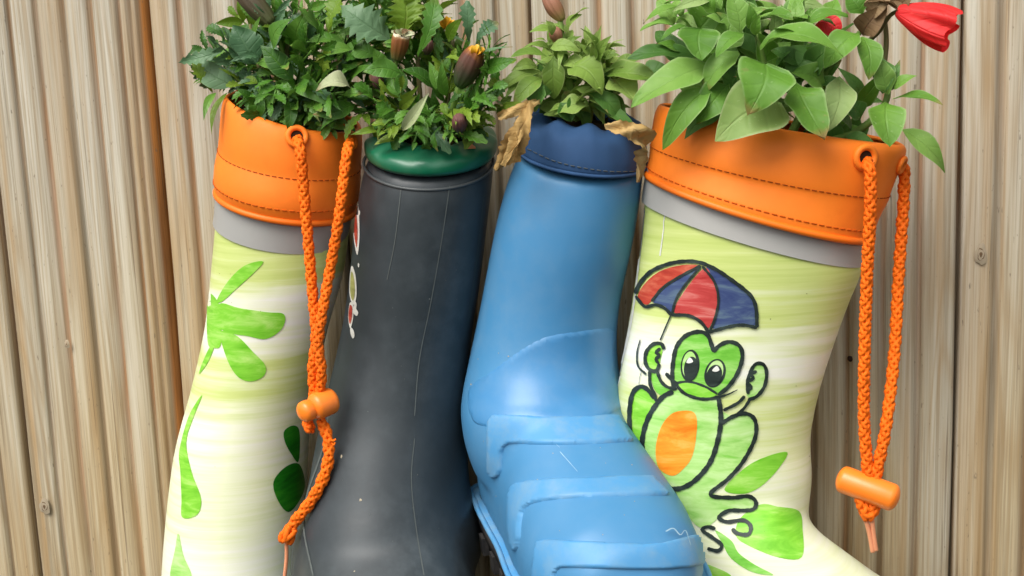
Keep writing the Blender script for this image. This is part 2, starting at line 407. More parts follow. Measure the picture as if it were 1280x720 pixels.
# dark side of the gap where one board stands proud of its neighbour
def knot(px, py, rx, rz, parent):
    c = at(px, py, 0); vs = [c+V((0, -.0010, 0))]; fs = []; mi = []
    n = 20; radii = (.25, .5, .58, .85, 1.0)
    for q, s in enumerate(radii):
        for k in range(n):
            th = 2*math.pi*k/n; w_ = 1+.12*math.sin(3*th+q)+.06*math.sin(7*th)
            vs.append(c+V((math.cos(th)*rx*s*w_, -.0009+.0007*s**2, math.sin(th)*rz*s*w_)))
    for k in range(n): fs.append((0, 1+k, 1+(k+1) % n)); mi.append(0)
    for q in range(len(radii)-1):
        for k in range(n):
            k2 = (k+1) % n; fs.append((1+q*n+k, 1+(q+1)*n+k, 1+(q+1)*n+k2, 1+q*n+k2)); mi.append((1, 0, 1, 1)[q])
    obj('knot', vs, fs, None, parent, True, mats=[M['knot'], M['knotring']], fmat=mi)
knot(56, 633, .0048, .0070, boards[0])
knot(1036, 450, .0058, .0085, boards[3])
knot(1226, 318, .0040, .0075, boards[5])
knot(84, 430, .0024, .0035, boards[0])
knot(236, 420, .0026, .004, boards[1])
knot(1176, 560, .0030, .0050, boards[4])
c = at(1063, 448, .001)
vs, fs = tube([c+V((0, .004, 0)), c+V((0, -.0016, 0)), c+V((0, -.0022, 0))], lambda t: .0021 if t < .9 else .0014, 10)
obj('nail', vs, fs, M['hole'], boards[4], True)

# ------------------------------------------------------------------ boot tools
def ring(st, n=48, grow=0.0, mod=None, exp=1.0):
    """st: (Lx,Ly,Rx,Ry,y,ratio,tilt) silhouettes seen from the camera, put at depth y"""
    out = []
    A = [at(s[0], s[1], s[4]) for s in st]; B = [at(s[2], s[3], s[4]) for s in st]
    C = [(a+b_)/2 for a, b_ in zip(A, B)]
    for i, s in enumerate(st):
        u = B[i]-A[i]; a = u.length/2 + grow; u.normalize()
        t = (C[max(i-1, 0)]-C[min(i+1, len(C)-1)]).normalized()
        v = u.cross(t).normalized() if False else t.cross(u).normalized()     # away from the camera
        if v.y < 0: v = -v
        tl = s[6] if len(s) > 6 else 0.0
        up = v.cross(u); up = up if up.z > 0 else -up
        v = (v*math.cos(tl) + up*math.sin(tl)).normalized()
        b_ = a*s[5]
        R_ = []
        for k in range(n):
            th = 2*math.pi*k/n; c_, s_ = math.cos(th), math.sin(th)
            c2 = math.copysign(abs(c_)**exp, c_); s2 = math.copysign(abs(s_)**exp, s_)
            q = 1.0 + (mod(th, i) if mod else 0)
            R_.append(C[i] + u*a*q*c2 + v*b_*q*s2)
        out.append(R_)
    return out, C
def dense(st, m=4):
    w_ = max(len(s) for s in st); st = [tuple(s)+(0.0,)*(7-len(s)) for s in st]
    P = [np.array(s, float) for s in st]; P = [2*P[0]-P[1]]+P+[2*P[-1]-P[-2]]; out = []
    for i in range(1, len(P)-2):
        a, b_, c, d = P[i-1:i+3]
        for k in range(m):
            t = k/m; out.append(tuple(.5*((2*b_)+(c-a)*t+(2*a-5*b_+4*c-d)*t*t+(3*b_-a-3*c+d)*t**3)))
    out.append(tuple(st[-1])); return out
def closed_loft(rings):
    n = len(rings[0]); vs = [v for r in rings for v in r]; fs = grid_faces(len(rings), n, True)
    fs.append(tuple(range(n))); fs.append(tuple((len(rings)-1)*n+k for k in range(n-1, -1, -1)))
    return vs, fs
def foot_rings(heel, toe, up, secs, n=40):
    f = (toe-heel); L = f.length; f = f.normalized(); s = f.cross(up).normalized(); nrm = s.cross(f).normalized()
    rings = []
    for (t, w_, h) in secs:
        R_ = []
        for k in range(n):
            th = 2*math.pi*k/n; c_, s_ = math.cos(th), math.sin(th)
            if s_ < 0: x = math.copysign(abs(c_)**.45, c_); z = -abs(s_)**.45
            else: x = math.copysign(abs(c_)**.85, c_); z = abs(s_)**.9
            hb = min(.018, h*.4)
            R_.append(heel + f*(t*L) + s*x*w_ + nrm*(hb + (z*(h-hb) if z > 0 else z*hb)))
        rings.append(R_)
    return rings, (f, s, nrm, L)
def remesh(parts, voxel=.0024, smooth=14):
    vs, fs = join(parts); me = bpy.data.meshes.new('tmp'); me.from_pydata([tuple(v) for v in vs], [], fs)
    bm = bmesh.new(); bm.from_mesh(me); bmesh.ops.recalc_face_normals(bm, faces=bm.faces); bm.to_mesh(me); bm.free()
    o = bpy.data.objects.new('tmp', me); COL.objects.link(o)
    r = o.modifiers.new('r', 'REMESH'); r.mode = 'VOXEL'; r.voxel_size = voxel; r.use_smooth_shade = True
    s = o.modifiers.new('s', 'SMOOTH'); s.factor = .5; s.iterations = smooth
    dg = bpy.context.evaluated_depsgraph_get(); e = o.evaluated_get(dg); em = e.to_mesh()
    V_ = [v.co.copy() for v in em.vertices]; F_ = [tuple(p.vertices) for p in em.polygons]
    e.to_mesh_clear(); bpy.data.objects.remove(o); bpy.data.meshes.remove(me)
    return V_, F_
def bvh_of(vs, fs): return BVHTree.FromPolygons([tuple(v) for v in vs], fs)
MISS = [False]
def hit(bvh, px, py, y):
    d = ray(px, py).normalized(); h = bvh.ray_cast(CAM, d, 3); MISS[0] = False
    if h[0] is None or abs(h[0].y-y) > .16:
        h = bvh.find_nearest(at(px, py, y)); MISS[0] = True
    nrm = h[1]
    if nrm.dot(d) > 0: nrm = -nrm
    return h[0], nrm
def poly_grid(poly, step):
    bm = bmesh.new(); vs = [bm.verts.new((x, y, 0)) for x, y in poly]; bm.faces.new(vs); bm.normal_update()
    bmesh.ops.triangulate(bm, faces=bm.faces[:])
    xs = [p[0] for p in poly]; ys = [p[1] for p in poly]
    for ax, lo, hi in ((0, min(xs), max(xs)), (1, min(ys), max(ys))):
        q = lo+step
        while q < hi-.01:
            co = (q, 0, 0) if ax == 0 else (0, q, 0); no = (1, 0, 0) if ax == 0 else (0, 1, 0)
            bmesh.ops.bisect_plane(bm, geom=bm.verts[:]+bm.edges[:]+bm.faces[:], plane_co=co, plane_no=no); q += step
    bm.verts.index_update()
    P = [(v.co.x, v.co.y) for v in bm.verts]; F = [tuple(v.index for v in f.verts) for f in bm.faces]
    bm.free(); return P, F
def smooth_poly(pts, n=5):
    p = [V((x, y, 0)) for x, y in pts]; N = len(p); out = []
    for i in range(N):
        a, b_, c, d = p[i-1], p[i], p[(i+1) % N], p[(i+2) % N]
        for k in range(n):
            t = k/n; q = .5*((2*b_)+(c-a)*t+(2*a-5*b_+4*c-d)*t*t+(3*b_-a-3*c+d)*t**3); out.append((q.x, q.y))
    return out
def patch(bvh, poly, y, lift, step=5, thick=None, edge=3.0, smooth=True):
    """a shape lying on the boot's surface"""
    if smooth: poly = smooth_poly(poly)
    P, F = poly_grid(poly, step); E = np.array(poly); E2 = np.roll(E, -1, 0); D_ = E2-E; LL = (D_**2).sum(1)+1e-9
    vs = []; ms = []
    for x, yy in P:
        h, nr = hit(bvh, x, yy, y); ms.append(MISS[0])
        q = lift
        if thick:
            w_ = np.array((x, yy))-E; t = np.clip((w_*D_).sum(1)/LL, 0, 1); d = math.sqrt(((w_-D_*t[:, None])**2).sum(1).min())
            s = min(1, d/edge); q = -.0004 + thick*(s*s*(3-2*s))
        vs.append(h+nr*q)
    F = [f for f in F if not any(ms[i] for i in f)]
    use = sorted({i for f in F for i in f}); mp = {i: k for k, i in enumerate(use)}
    return [vs[i] for i in use], [tuple(mp[i] for i in f) for f in F]
def stroke(bvh, pts, width, y, lift, n=6, taper=(1, 1), step=2.0):
    c = catmull([(p[0], p[1], 0) for p in pts], n); c = resample(c, step); N = len(c); vs = []
    for i, p in enumerate(c):
        t = (c[min(i+1, N-1)]-c[max(i-1, 0)]).normalized(); s = V((-t.y, t.x, 0))
        q = i/(N-1); wd = width*(taper[0] + (taper[1]-taper[0])*q)
        if i in (0, N-1): wd *= .55
        wd *= 1+.10*math.sin(i*.9)+.06*math.sin(i*2.3+1)
        for k in (-.5, 0, .5):
            a = p+s*(k*wd); h, nr = hit(bvh, a.x, a.y, y); vs.append(h+nr*lift)
    return vs, grid_faces(N, 3)
def multi(name, parent, items):
    """items: (verts, faces, material)"""
    vs, fs, mats, mi = [], [], [], []
    for v, f, mt in items:
        o = len(vs); vs += v; fs += [tuple(i+o for i in q) for q in f]
        if mt not in mats: mats.append(mt)
        mi += [mats.index(mt)]*len(f)
    return obj(name, vs, fs, None, parent, True, mats=mats, fmat=mi)
def dashes(bvh, pts, y, parent, name='stitching', dash=6.5, gap=3.0, width=1.7, lift=.0005, mat=None):
    c = catmull([(p[0], p[1], 0) for p in pts], 8); L = sum((b_-a).length for a, b_ in zip(c, c[1:]))
    n = int(L/(dash+gap)); c = resample(c, L/(n*8+.001)); out = []
    for i in range(n):
        seg = c[i*8:i*8+6]
        if len(seg) < 4: continue
        P = []
        for q in seg: h, nr = hit(bvh, q.x, q.y, y); P.append(h+nr*lift)
        out.append(tube(P, width*.00026, 5))
    v, f = join(out); o = obj(name, v, f, mat or M['stitch'], parent); return o
def sole(parent, fr, heel, secs, mat, th=.014, extra=.004, lugs=None, name='sole'):
    f, s, nrm, L = fr
    ts = [q[0] for q in secs]; out = []
    left = [heel+f*(q[0]*L)-s*(q[1]+extra) for q in secs]; right = [heel+f*(q[0]*L)+s*(q[1]+extra) for q in secs]
    left = [heel+f*(ts[0]*L-extra)] + left + [heel+f*(ts[-1]*L+extra)]
    loop = catmull(left, 6)[:-1] + catmull(list(reversed(right)) if False else [left[-1]]+list(reversed(right))+[left[0]], 6)[:-1]
    n = len(loop); lv = []
    for dz, g in ((.003, 0), (.0045, -.0015), (.0045, -.012)) if False else ((.004, -.010), (.004, -.001), (.003, 0), (-th*.3, 0), (-th*.32, -.002), (-th, -.003), (-th, -.02)):
        cc = heel+f*L*.5
        for p in loop:
            d = (p-cc).normalized(); lv.append(p+d*g+nrm*dz)
    obj(name, lv, grid_faces(7, n, True)+[tuple((6)*n+k for k in range(n))], mat, parent)
    if lugs:
        for i in range(0, n, 5):
            p = loop[i]; q = loop[(i+1) % n]; t = (q-p).normalized(); o_ = nrm.cross(t)
            v_, f_ = box(p-nrm*(th*.75)+ (heel+f*L*.5-p).normalized()*.004, t*.0045, o_*.005, nrm*(th*.45))
            obj('tread_lug', v_, f_, M['black'], parent, False)
    return loop

def tube_ring(rg, r, outward=None):
    pts = rg+[rg[0], rg[1]]
    return tube(pts, r, 8, False)

# =================================================================== LIME BOOT (left)
GR = 'planted rubber boots hung in a row on the fence'
def make_boot(name, label, base): return thing(name, label, 'rubber boot', base, GR)

b1 = make_boot('rubber_boot', 'lime green rubber boot with orange collar and painted green flower, cord knotted beside dark boot', at(300, 740, -.06))
Y1 = -.072
sh1 = [(278, 248, 434, 282, -.078, .9, .10), (271, 320, 426, 345, -.076, .9, .1), (262, 400, 408, 410, -.074, .92, .08), (246, 475, 392, 480, -.072, .95, .06),
       (228, 545, 382, 550, -.070, .98, .05), (219, 610, 378, 620, -.070, 1.0, .04), (213, 680, 376, 690, -.071, 1.0, .02), (210, 745, 380, 752, -.072, 1.0, 0)]
R1, C1 = ring(dense(sh1, 4))
heel = at(320, 800, -.03); toe = at(235, 960, -.19); sec1 = [(0, .034, .085), (.15, .042, .10), (.35, .043, .095), (.55, .046, .075), (.78, .047, .056), (.93, .038, .042), (1.0, .022, .026)]
FR1, fr1 = foot_rings(heel, toe, V((0, -.1, 1)), sec1)
v1, f1 = remesh([closed_loft(R1), closed_loft(FR1)], .0026, 12)
obj('shaft', v1, f1, M['lime'], b1); B1 = bvh_of(v1, f1)
sole(b1, fr1, heel, sec1, M['p_green'], .012)
bandst = [(277, 226, 436, 264, -.079, .9, .12), (276.5, 240, 435, 276, -.079, .9, .12), (275.5, 258, 431, 295, -.0785, .9, .11), (274, 268, 429, 305, -.078, .9, .1)]
rb, _ = ring(bandst, 56, .0006); vs = [v for r in rb for v in r]; obj('reflective_band', vs, grid_faces(len(rb), 56, True), M['grey'], b1)
def pucker(amp, n=9, rows=3, seed=0):
    r = random.Random(seed); ph = r.uniform(0, 6); ph2 = r.uniform(0, 6)
    return lambda th, i: (amp*max(0, 1-i/rows)*(math.sin(n*th+ph)+.6*math.sin(n*1.7*th+ph2)) if i < rows else 0)
col1 = [(294, 114, 441, 161, -.080, .9, .12), (290, 117, 444, 164, -.080, .92, .12), (287, 130, 446, 175, -.080, .95, .13), (285, 153, 445, 195, -.080, .98, .14), (283, 176, 444, 214, -.080, .97, .14),
        (282, 181, 444, 219, -.080, .97, .14), (279, 198, 443, 236, -.080, 1.0, .14), (278, 217, 441, 254, -.080, 1.0, .13), (280, 232, 436, 270, -.080, .96, .12)]
def collar(parent, st, n, mat, mod=None, name='collar', wave=None):
    rg, _ = ring(dense(st, 3), n, .0012, mod)
    if wave:
        for i in range(10):
            for k in range(n): rg[i][k].z += wave(2*math.pi*k/n)*(1-i/10)
    vs = [v for r in rg for v in r]
    o = obj(name, vs, grid_faces(len(rg), n, True), mat, parent)
    s = o.modifiers.new('thickness', 'SOLIDIFY'); s.thickness = .0024; s.offset = 1; s.use_rim = True
    return o, rg, bvh_of(vs, grid_faces(len(rg), n, True))
colo, rg1, BC1 = collar(b1, col1, 64, M['orange'], pucker(.012, 5, 9, 3))
v, f = tube_ring(rg1[-1], .0024); obj('piping', v, f, M['orange_pipe'], b1)
def ring_stitch(parent, rg, row, mat, dash=.0034, gap=.0016, r=.00042):
    n = len(rg[row]); c = sum((V(p) for p in rg[row]), V())/n; t = (sum((V(p) for p in rg[row-1]), V())/n-c).normalized()
    pts = []
    for p in rg[row]:
        d = (p-c); d = (d-t*d.dot(t)).normalized(); pts.append(p+d*.00025)
    pts = resample(catmull(pts+[pts[0]], 3), (dash+gap)/6); out = []
    for i in range(0, len(pts)-5, 6): out.append(tube(pts[i:i+max(3, int(6*dash/(dash+gap)+1))], r, 5))
    v, f = join(out); return obj('stitching', v, f, mat, parent)
M['stitch2'] = mat_rubber('orange_stitch_thread', lin(206, 92, 14), .8, .3, spec=.2)
ring_stitch(colo, rg1, 21, M['stitch2']); ring_stitch(colo, rg1, 13, M['stitch'], .0036, .0009, .0003)
def eyelet(parent, bvh, px, py, y, R, mat):
    h, nr = hit(bvh, px, py, y); a = nr.cross(V((0, 0, 1))).normalized(); b_ = nr.cross(a)
    pts = [h+nr*.0008+(a*math.cos(t)+b_*math.sin(t))*R for t in np.linspace(0, 2*math.pi, 25)]
    pts.append(pts[1]); v, f = tube(pts, R*.34, 8, False); e = obj('eyelet', v, f, mat, parent)
    v = [h+nr*.0006+(a*math.cos(t)+b_*math.sin(t))*R*.9 for t in np.linspace(0, 2*math.pi, 21)[:-1]]
    obj('eyelet_hole', v, [tuple(range(20))], M['soil'], e); return h, nr
e1, n1 = eyelet(b1, BC1, 371, 171, -.12, .0060, M['orange'])
e2, n2 = eyelet(b1, BC1, 439, 178, -.10, .0046, M['orange'])
def path(pts): return catmull([at(*p) for p in pts], 10)
YC = -.138
cord = [braid(path([(371, 172, -.116), (373, 180, -.132), (376, 192, -.138), (380, 240, YC), (386, 310, YC), (391, 370, YC), (395, 420, YC-.002), (391, 460, YC-.003), (393, 500, YC)]), .0032),
        braid(path([(438, 178, -.112), (433, 196, -.130), (424, 270, YC), (413, 335, YC), (403, 390, YC-.005), (398, 430, YC-.006), (402, 465, YC-.005), (399, 500, YC)]), .0032),
        braid(path([(386, 520, YC), (385, 532, YC-.001), (390, 537, YC-.003)]), .0034),
        braid(path([(401, 525, YC), (409, 545, YC-.002), (411, 570, YC-.004), (404, 598, YC-.006), (389, 626, YC-.006), (372, 648, YC-.006), (361, 664, YC-.006)]), .0036),
        braid(path([(365, 660, YC-.006), (360, 668, YC-.008), (358, 674, YC-.006)]), .0050)]
v, f = join(cord); dr = obj('drawstring', v, f, M['cord'], b1)
v, f = tube(path([(412, 548, YC-.002), (416, 551, YC-.006), (420, 549, YC-.006)]), .0008, 5); 
v2, f2 = tube(path([(412, 550, YC-.002), (417, 556, YC-.006), (419, 553, YC-.006)]), .0006, 5); vv, ff = join([(v, f), (v2, f2)]); obj('frayed_thread', vv, ff, M['cord'], dr)
v, f = tube(path([(358, 676, YC-.006), (358, 700, YC-.004), (354, 735, YC-.002)]), .0014, 8); obj('cord_end', v, f, M['aglet'], dr)
def capsule(a, b_, r, n=14, rings=6):
    ax = (b_-a); L = ax.length; pts = []; rad = []
    for i in range(rings): t = math.pi/2*i/(rings-1); pts.append(a+ax.normalized()*(r*.55*(1-math.cos(t)))); rad.append(r*math.sin(t)+1e-5)
    for i in range(rings): t = math.pi/2*i/(rings-1); pts.append(b_-ax.normalized()*(r*.55*(1-math.cos(math.pi/2-t)))); rad.append(r*math.cos(t)+1e-5)
    fr = frames(pts); vs = []
    for p, (t, u, w_), q in zip(pts, fr, rad):
        for k in range(n): th = 2*math.pi*k/n; vs.append(p+(u*math.cos(th)+w_*math.sin(th))*q)
    return vs, grid_faces(len(pts), n, True)
v, f = join([capsule(at(420, 498, YC+.006), at(388, 511, YC-.010), .0092, 18), ])
tg = obj('toggle', v, f, M['toggle'], b1)
v, f = capsule(at(392, 510, YC-.006), at(375, 517, YC-.016), .0072, 18); obj('toggle_button', v, f, M['toggle'], tg)

def S6(p): return [(200+x/3, 260+y/3) for x, y in p]
def S7(p): return [(190+x/3, 480+y/3) for x, y in p]
Y = -.11
items = []
for p in ([(215, 345), (260, 270), (320, 215), (388, 200), (350, 245), (290, 300), (235, 350)],
          [(222, 360), (300, 375), (400, 390), (465, 398), (458, 450), (400, 490), (330, 480), (232, 455)],
          [(228, 465), (290, 480), (350, 540), (395, 590), (388, 630), (340, 650), (290, 630), (250, 560)],
          [(182, 330), (215, 345), (230, 400), (230, 510), (205, 525), (180, 500)],
          [(205, 520), (180, 580), (148, 622), (165, 570), (192, 515)]):
    v, f = patch(B1, S6(p), Y, .0004); items.append((v, f, M['p_green']))
multi('flower_print', b1, items)
items = []
for p, mt in (([(190, 40), (155, 130), (130, 220), (150, 330), (185, 430), (170, 490), (115, 500), (112, 430), (108, 330), (104, 250), (140, 120)], 'p_green'),
              ([(495, 175), (530, 155), (552, 180), (548, 290), (520, 260), (497, 215)], 'p_dkgreen'),
              ([(455, 365), (500, 310), (550, 300), (572, 370), (555, 430), (510, 480), (468, 430)], 'p_dkgreen'),
              ([(100, 560), (118, 640), (150, 720), (110, 725), (70, 720), (88, 620)], 'p_pale')):
    v, f = patch(B1, S7(p), Y, .0004, 3); obj('leaf_print', v, f, M[mt], b1)

# =================================================================== CHARCOAL BOOT
b2 = make_boot('rubber_boot', 'dark charcoal rubber boot with a puffy dark green rim, dusty and scratched', at(480, 640, -.06))
sh2 = [(464, 186, 617, 200, -.086, .98, .26), (454, 225, 613, 240, -.085, .98, .22), (445, 290, 606, 300, -.082, .98, .15), (438, 360, 597, 370, -.079, 1.0, .10), (428, 420, 588, 425, -.077, 1.02, .08),
       (413, 490, 582, 492, -.078, 1.06, .05), (402, 550, 581, 552, -.082, 1.1, .0), (392, 610, 584, 612, -.090, 1.12, 0), (376, 665, 596, 668, -.096, 1.12, 0), (372, 710, 600, 710, -.098, 1.05, 0)]
R2, C2 = ring(dense(sh2, 4))
heel = at(490, 725, -.035); toe = at(490, 868, -.215)
sec2 = [(0, .038, .09), (.12, .048, .135), (.28, .055, .142), (.45, .060, .118), (.62, .062, .090), (.80, .058, .064), (.93, .045, .045), (1.0, .024, .026)]
FR2, fr2 = foot_rings(heel, toe, V((0, -.1, 1)), sec2)
v2, f2 = remesh([closed_loft(R2), closed_loft(FR2)], .0028, 45)
obj('shaft', v2, f2, M['charcoal'], b2); B2 = bvh_of(v2, f2)
sole(b2, fr2, heel, sec2, M['teal'], .014, .005)
rim2 = [(505, 172, 578, 176, -.086, .8, .27), (486, 162, 596, 167, -.086, .92, .27), (468, 167, 611, 173, -.086, 1.0, .27), (462, 173, 617, 180, -.086, 1.02, .27), (463, 182, 617, 191, -.086, 1.02, .27), (467, 187, 614, 197, -.086, 1.0, .27)]
rg, _ = ring(dense(rim2, 4), 96, .0012, lambda th, i: (.085*max(0, 1-i/13)*(math.sin(13*th+1)+.5*math.sin(21*th))))
vs = [v for r in rg for v in r]; o = obj('rim', vs, grid_faces(len(rg), 96, True), M['green_rim'], b2)
s = o.modifiers.new('thickness', 'SOLIDIFY'); s.thickness = .004; s.offset = 1; BR2 = bvh_of(vs, grid_faces(len(rg), 96, True))
rg, _ = ring([(461, 184, 616, 198, -.086, .98, .26), (459, 194, 615, 210, -.0855, .98, .25), (457, 204, 614.5, 219, -.085, .98, .24)], 64, .0002)
v, f = tube_ring(rg[1], .0011); obj('bead', v, f, M['charbead'], b2)
Y = -.12
it = []
for pts, wd in (([(562, 232), (552, 300), (538, 380), (524, 450), (518, 520)], 1.3), ([(518, 548), (514, 600), (520, 660), (530, 720)], 1.4),
                ([(502, 232), (494, 300), (484, 350)], 1.0), ([(414, 500), (404, 560), (384, 620), (380, 660), (392, 720)], 2.0), ([(605, 240), (596, 320), (585, 400)], .9)):
    v, f = stroke(B2, pts, wd, Y, .00035); it.append((v, f, M['charline']))
multi('seam_line', b2, it)
def SD(p): return [(426+x/5.2, 230+y/3.43) for x, y in p]
it = []
for p, mt, l in (([(108, 55), (122, 130), (124, 235), (110, 305), (88, 230), (90, 140)], 'p_white', .0004), ([(105, 130), (114, 190), (113, 240), (107, 270), (94, 220), (95, 170)], 'p_red2', .0007),
                 ([(75, 350), (98, 390), (106, 470), (88, 518), (62, 480), (62, 400)], 'p_white', .0004), ([(76, 375), (92, 405), (97, 465), (84, 500), (68, 470), (68, 410)], 'p_olive', .0007),
                 ([(62, 510), (86, 520), (82, 580), (64, 618), (52, 570)], 'p_white', .0004), ([(64, 520), (80, 530), (76, 575), (64, 600), (56, 565)], 'p_red2', .0007),
                 ([(95, 505), (106, 515), (104, 535), (116, 550), (108, 565), (92, 560), (84, 545)], 'p_white', .0004), ([(66, 615), (84, 625), (92, 650), (80, 662), (66, 640)], 'p_white', .0004),
                 ([(122, 112), (129, 120), (126, 134), (120, 124)], 'p_white', .0004), ([(116, 338), (123, 345), (120, 358), (114, 350)], 'p_white', .0004)):
    v, f = patch(B2, SD(p), Y, l, 3); it.append((v, f, M[mt]))
multi('flower_print', b2, it)
v = []; h, nr = hit(BR2, 588, 184, -.13); a = nr.cross(V((0, 0, 1))).normalized(); b_ = nr.cross(a)
v = [h+nr*.0016]+[h+nr*.0006+(a*math.cos(t)*.0032+b_*math.sin(t)*.0028)*(1+.3*math.sin(3*t)) for t in np.linspace(0, 2*math.pi, 11)[:-1]]
obj('dirt_fleck', v, [(0, 1+k, 1+(k+1) % 10) for k in range(10)], M['aglet'], b2)

# =================================================================== BLUE BOOT
b3 = make_boot('rubber_boot', 'sky blue rubber boot with gathered navy collar and ridged toe', at(660, 620, -.06))
sh3 = [(651, 186, 804, 214, -.088, .95, .16), (634, 230, 800, 250, -.086, .95, .14), (619, 290, 791, 305, -.084, .96, .11), (604, 370, 774, 385, -.080, .98, .08), (590, 440, 771, 445, -.079, 1.0, .05),
       (580, 500, 781, 500, -.083, 1.05, 0), (583, 540, 796, 540, -.088, 1.1, -.05), (598, 585, 812, 580, -.088, 1.0, 0)]
R3, C3 = ring(dense(sh3, 4))
heel = at(668, 598, -.036); toe = at(812, 790, -.226)
sec3 = [(0, .042, .085), (.12, .049, .118), (.28, .051, .118), (.42, .052, .100), (.58, .0555, .082), (.72, .056, .069), (.86, .050, .060), (.95, .037, .048), (1.0, .020, .028)]
FR3, fr3 = foot_rings(heel, toe, V((-.05, -.1, 1)), sec3)
v3, f3 = remesh([closed_loft(R3), closed_loft(FR3)], .0025, 20)
obj('shaft', v3, f3, M['blue'], b3); B3 = bvh_of(v3, f3)
sole(b3, fr3, heel-fr3[2]*.006, sec3, M['black'], .015, .003, True)
loop3 = sole(b3, fr3, heel+fr3[2]*.001, sec3, M['blueridge'], .0055, .0030, name='welt')
v, f = tube_ring([p+fr3[2]*.003 for p in loop3], .0020); obj('welt_lip', v, f, M['blueridge'], b3)
def gather(th, i):
    return .05*max(0, 1-i/15)*(1-2*abs(math.sin(5.5*th+.6))**.6+.5*math.sin(13*th+2.0))
col3 = [(690, 150, 772, 160, -.088, .72, .2), (676, 138, 784, 149, -.088, .82, .2), (660, 141, 797, 156, -.088, .95, .2), (656, 150, 803, 168, -.088, 1.0, .19), (653, 168, 807, 192, -.088, 1.0, .18), (653, 183, 806, 209, -.088, .98, .17)]
colo3, rg3, BC3 = collar(b3, col3, 96, M['navy'], gather, wave=lambda th: .0030*math.sin(9*th+.6)+.0012*math.sin(4*th+2.0)-.001)
v, f = tube_ring(rg3[-1], .0012); obj('collar_hem', v, f, M['navy'], colo3)
dashes(BC3, [(660, 186), (690, 200), (720, 208), (760, 214), (795, 214)], -.13, colo3, dash=5, gap=3, width=1.2, mat=M['charline'])
def SB(p): return [(550+x/2.251, 400+y/2.251) for x, y in p]
Y = -.16
def ridge(p, th, edge, name, mat, step=4):
    v, f = patch(B3, SB(p), Y, 0, step, th, edge); return obj(name, v, f, mat, b3)
ridge([(80, 190), (140, 145), (200, 100), (260, 62), (310, 42), (400, 28), (488, 25), (494, 90), (498, 160), (512, 250), (400, 285), (300, 290), (200, 300), (110, 300), (80, 260)], .0012, 4, 'ankle_panel', M['bluepanel'], 5)
RD = [[(133, 425), (133, 350), (133, 295), (140, 275), (165, 265), (300, 270), (400, 270), (485, 267), (508, 276), (535, 325), (540, 342), (480, 347), (380, 352), (280, 352), (205, 350), (184, 357), (177, 380), (173, 430), (152, 445)],
      [(192, 600), (190, 540), (192, 490), (205, 464), (232, 454), (300, 446), (450, 441), (585, 438), (612, 452), (640, 480), (645, 494), (600, 496), (500, 497), (380, 502), (280, 513), (243, 530), (232, 560), (228, 610), (216, 650), (200, 640)],
      [(262, 735), (262, 680), (268, 640), (290, 618), (430, 622), (600, 628), (720, 603), (742, 620), (745, 680), (700, 697), (600, 703), (400, 700), (345, 698), (328, 712), (322, 740), (300, 750)]]
for p in RD: ridge(p, .0024, 2.0, 'toe_ridge', M['blueridge'], 2.5)

# =================================================================== FROG BOOT
b4 = make_boot('rubber_boot', 'pale lime rubber boot with orange collar and a painted frog holding an umbrella', at(880, 690, -.09))
YF = -.085
sh4 = [(806, 238, 1082, 312, YF, .62, .04), (803, 285, 1078, 340, YF, .62, .04), (795, 340, 1062, 378, YF, .62, .03), (786, 400, 1044, 428, YF, .62, .02), (775, 460, 1026, 485, YF, .63, 0),
       (768, 520, 1014, 545, YF, .64, 0), (769, 580, 1016, 598, YF, .66, 0), (774, 640, 1010, 650, YF, .68, 0), (785, 700, 1010, 705, YF, .68, 0), (800, 760, 1010, 760, YF, .68, 0)]
R4, C4 = ring(dense(sh4, 4), 56)
heel = at(792, 805, YF+.002); toe = at(1215, 880, YF-.03)
sec4 = [(0, .034, .09), (.12, .040, .115), (.28, .044, .135), (.42, .046, .128), (.55, .048, .100), (.70, .050, .076), (.85, .046, .058), (.95, .034, .046), (1.0, .018, .024)]
FR4, fr4 = foot_rings(heel, toe, V((.1, -.1, 1)), sec4)
v4, f4 = remesh([closed_loft(R4), closed_loft(FR4)], .003, 22)
obj('shaft', v4, f4, M['lime2'], b4); B4 = bvh_of(v4, f4)
sole(b4, fr4, heel, sec4, M['p_green'], .014, .004)
rb, _ = ring([(812, 206, 1088, 287, YF, .61, .05), (809, 220, 1085, 298, YF, .61, .05), (806, 240, 1078, 318, YF, .625, .04), (805, 250, 1076.5, 330, YF, .63, .04)], 72, .0014)
obj('reflective_band', [v for r in rb for v in r], grid_faces(len(rb), 72, True), M['grey'], b4)
col4 = [(828, 130, 1126, 179, YF, .50, .02), (824, 132, 1130, 183, YF, .54, .02), (820, 143, 1130, 193, YF, .58, .03), (817, 165, 1118, 222, YF, .62, .04), (816, 178, 1111, 240, YF, .63, .05), (815, 186, 1108, 250, YF, .62, .05),
        (814, 196, 1099, 267, YF, .65, .05), (812, 207, 1092, 284, YF, .68, .05), (811, 216, 1088, 297, YF, .675, .05)]
colo4, rg4, BC4 = collar(b4, col4, 96, M['orange'], pucker(.012, 6, 9, 5))
v, f = tube_ring(rg4[-1], .0024); obj('piping', v, f, M['orange_pipe'], b4)
ring_stitch(colo4, rg4, 21, M['stitch2']); ring_stitch(colo4, rg4, 13, M['stitch'], .0036, .0009, .0003)
eyelet(b4, BC4, 1081, 197, -.13, .0064, M['orange'])
eyelet(b4, BC4, 1126, 206, -.09, .0046, M['orange'])
YC = -.128
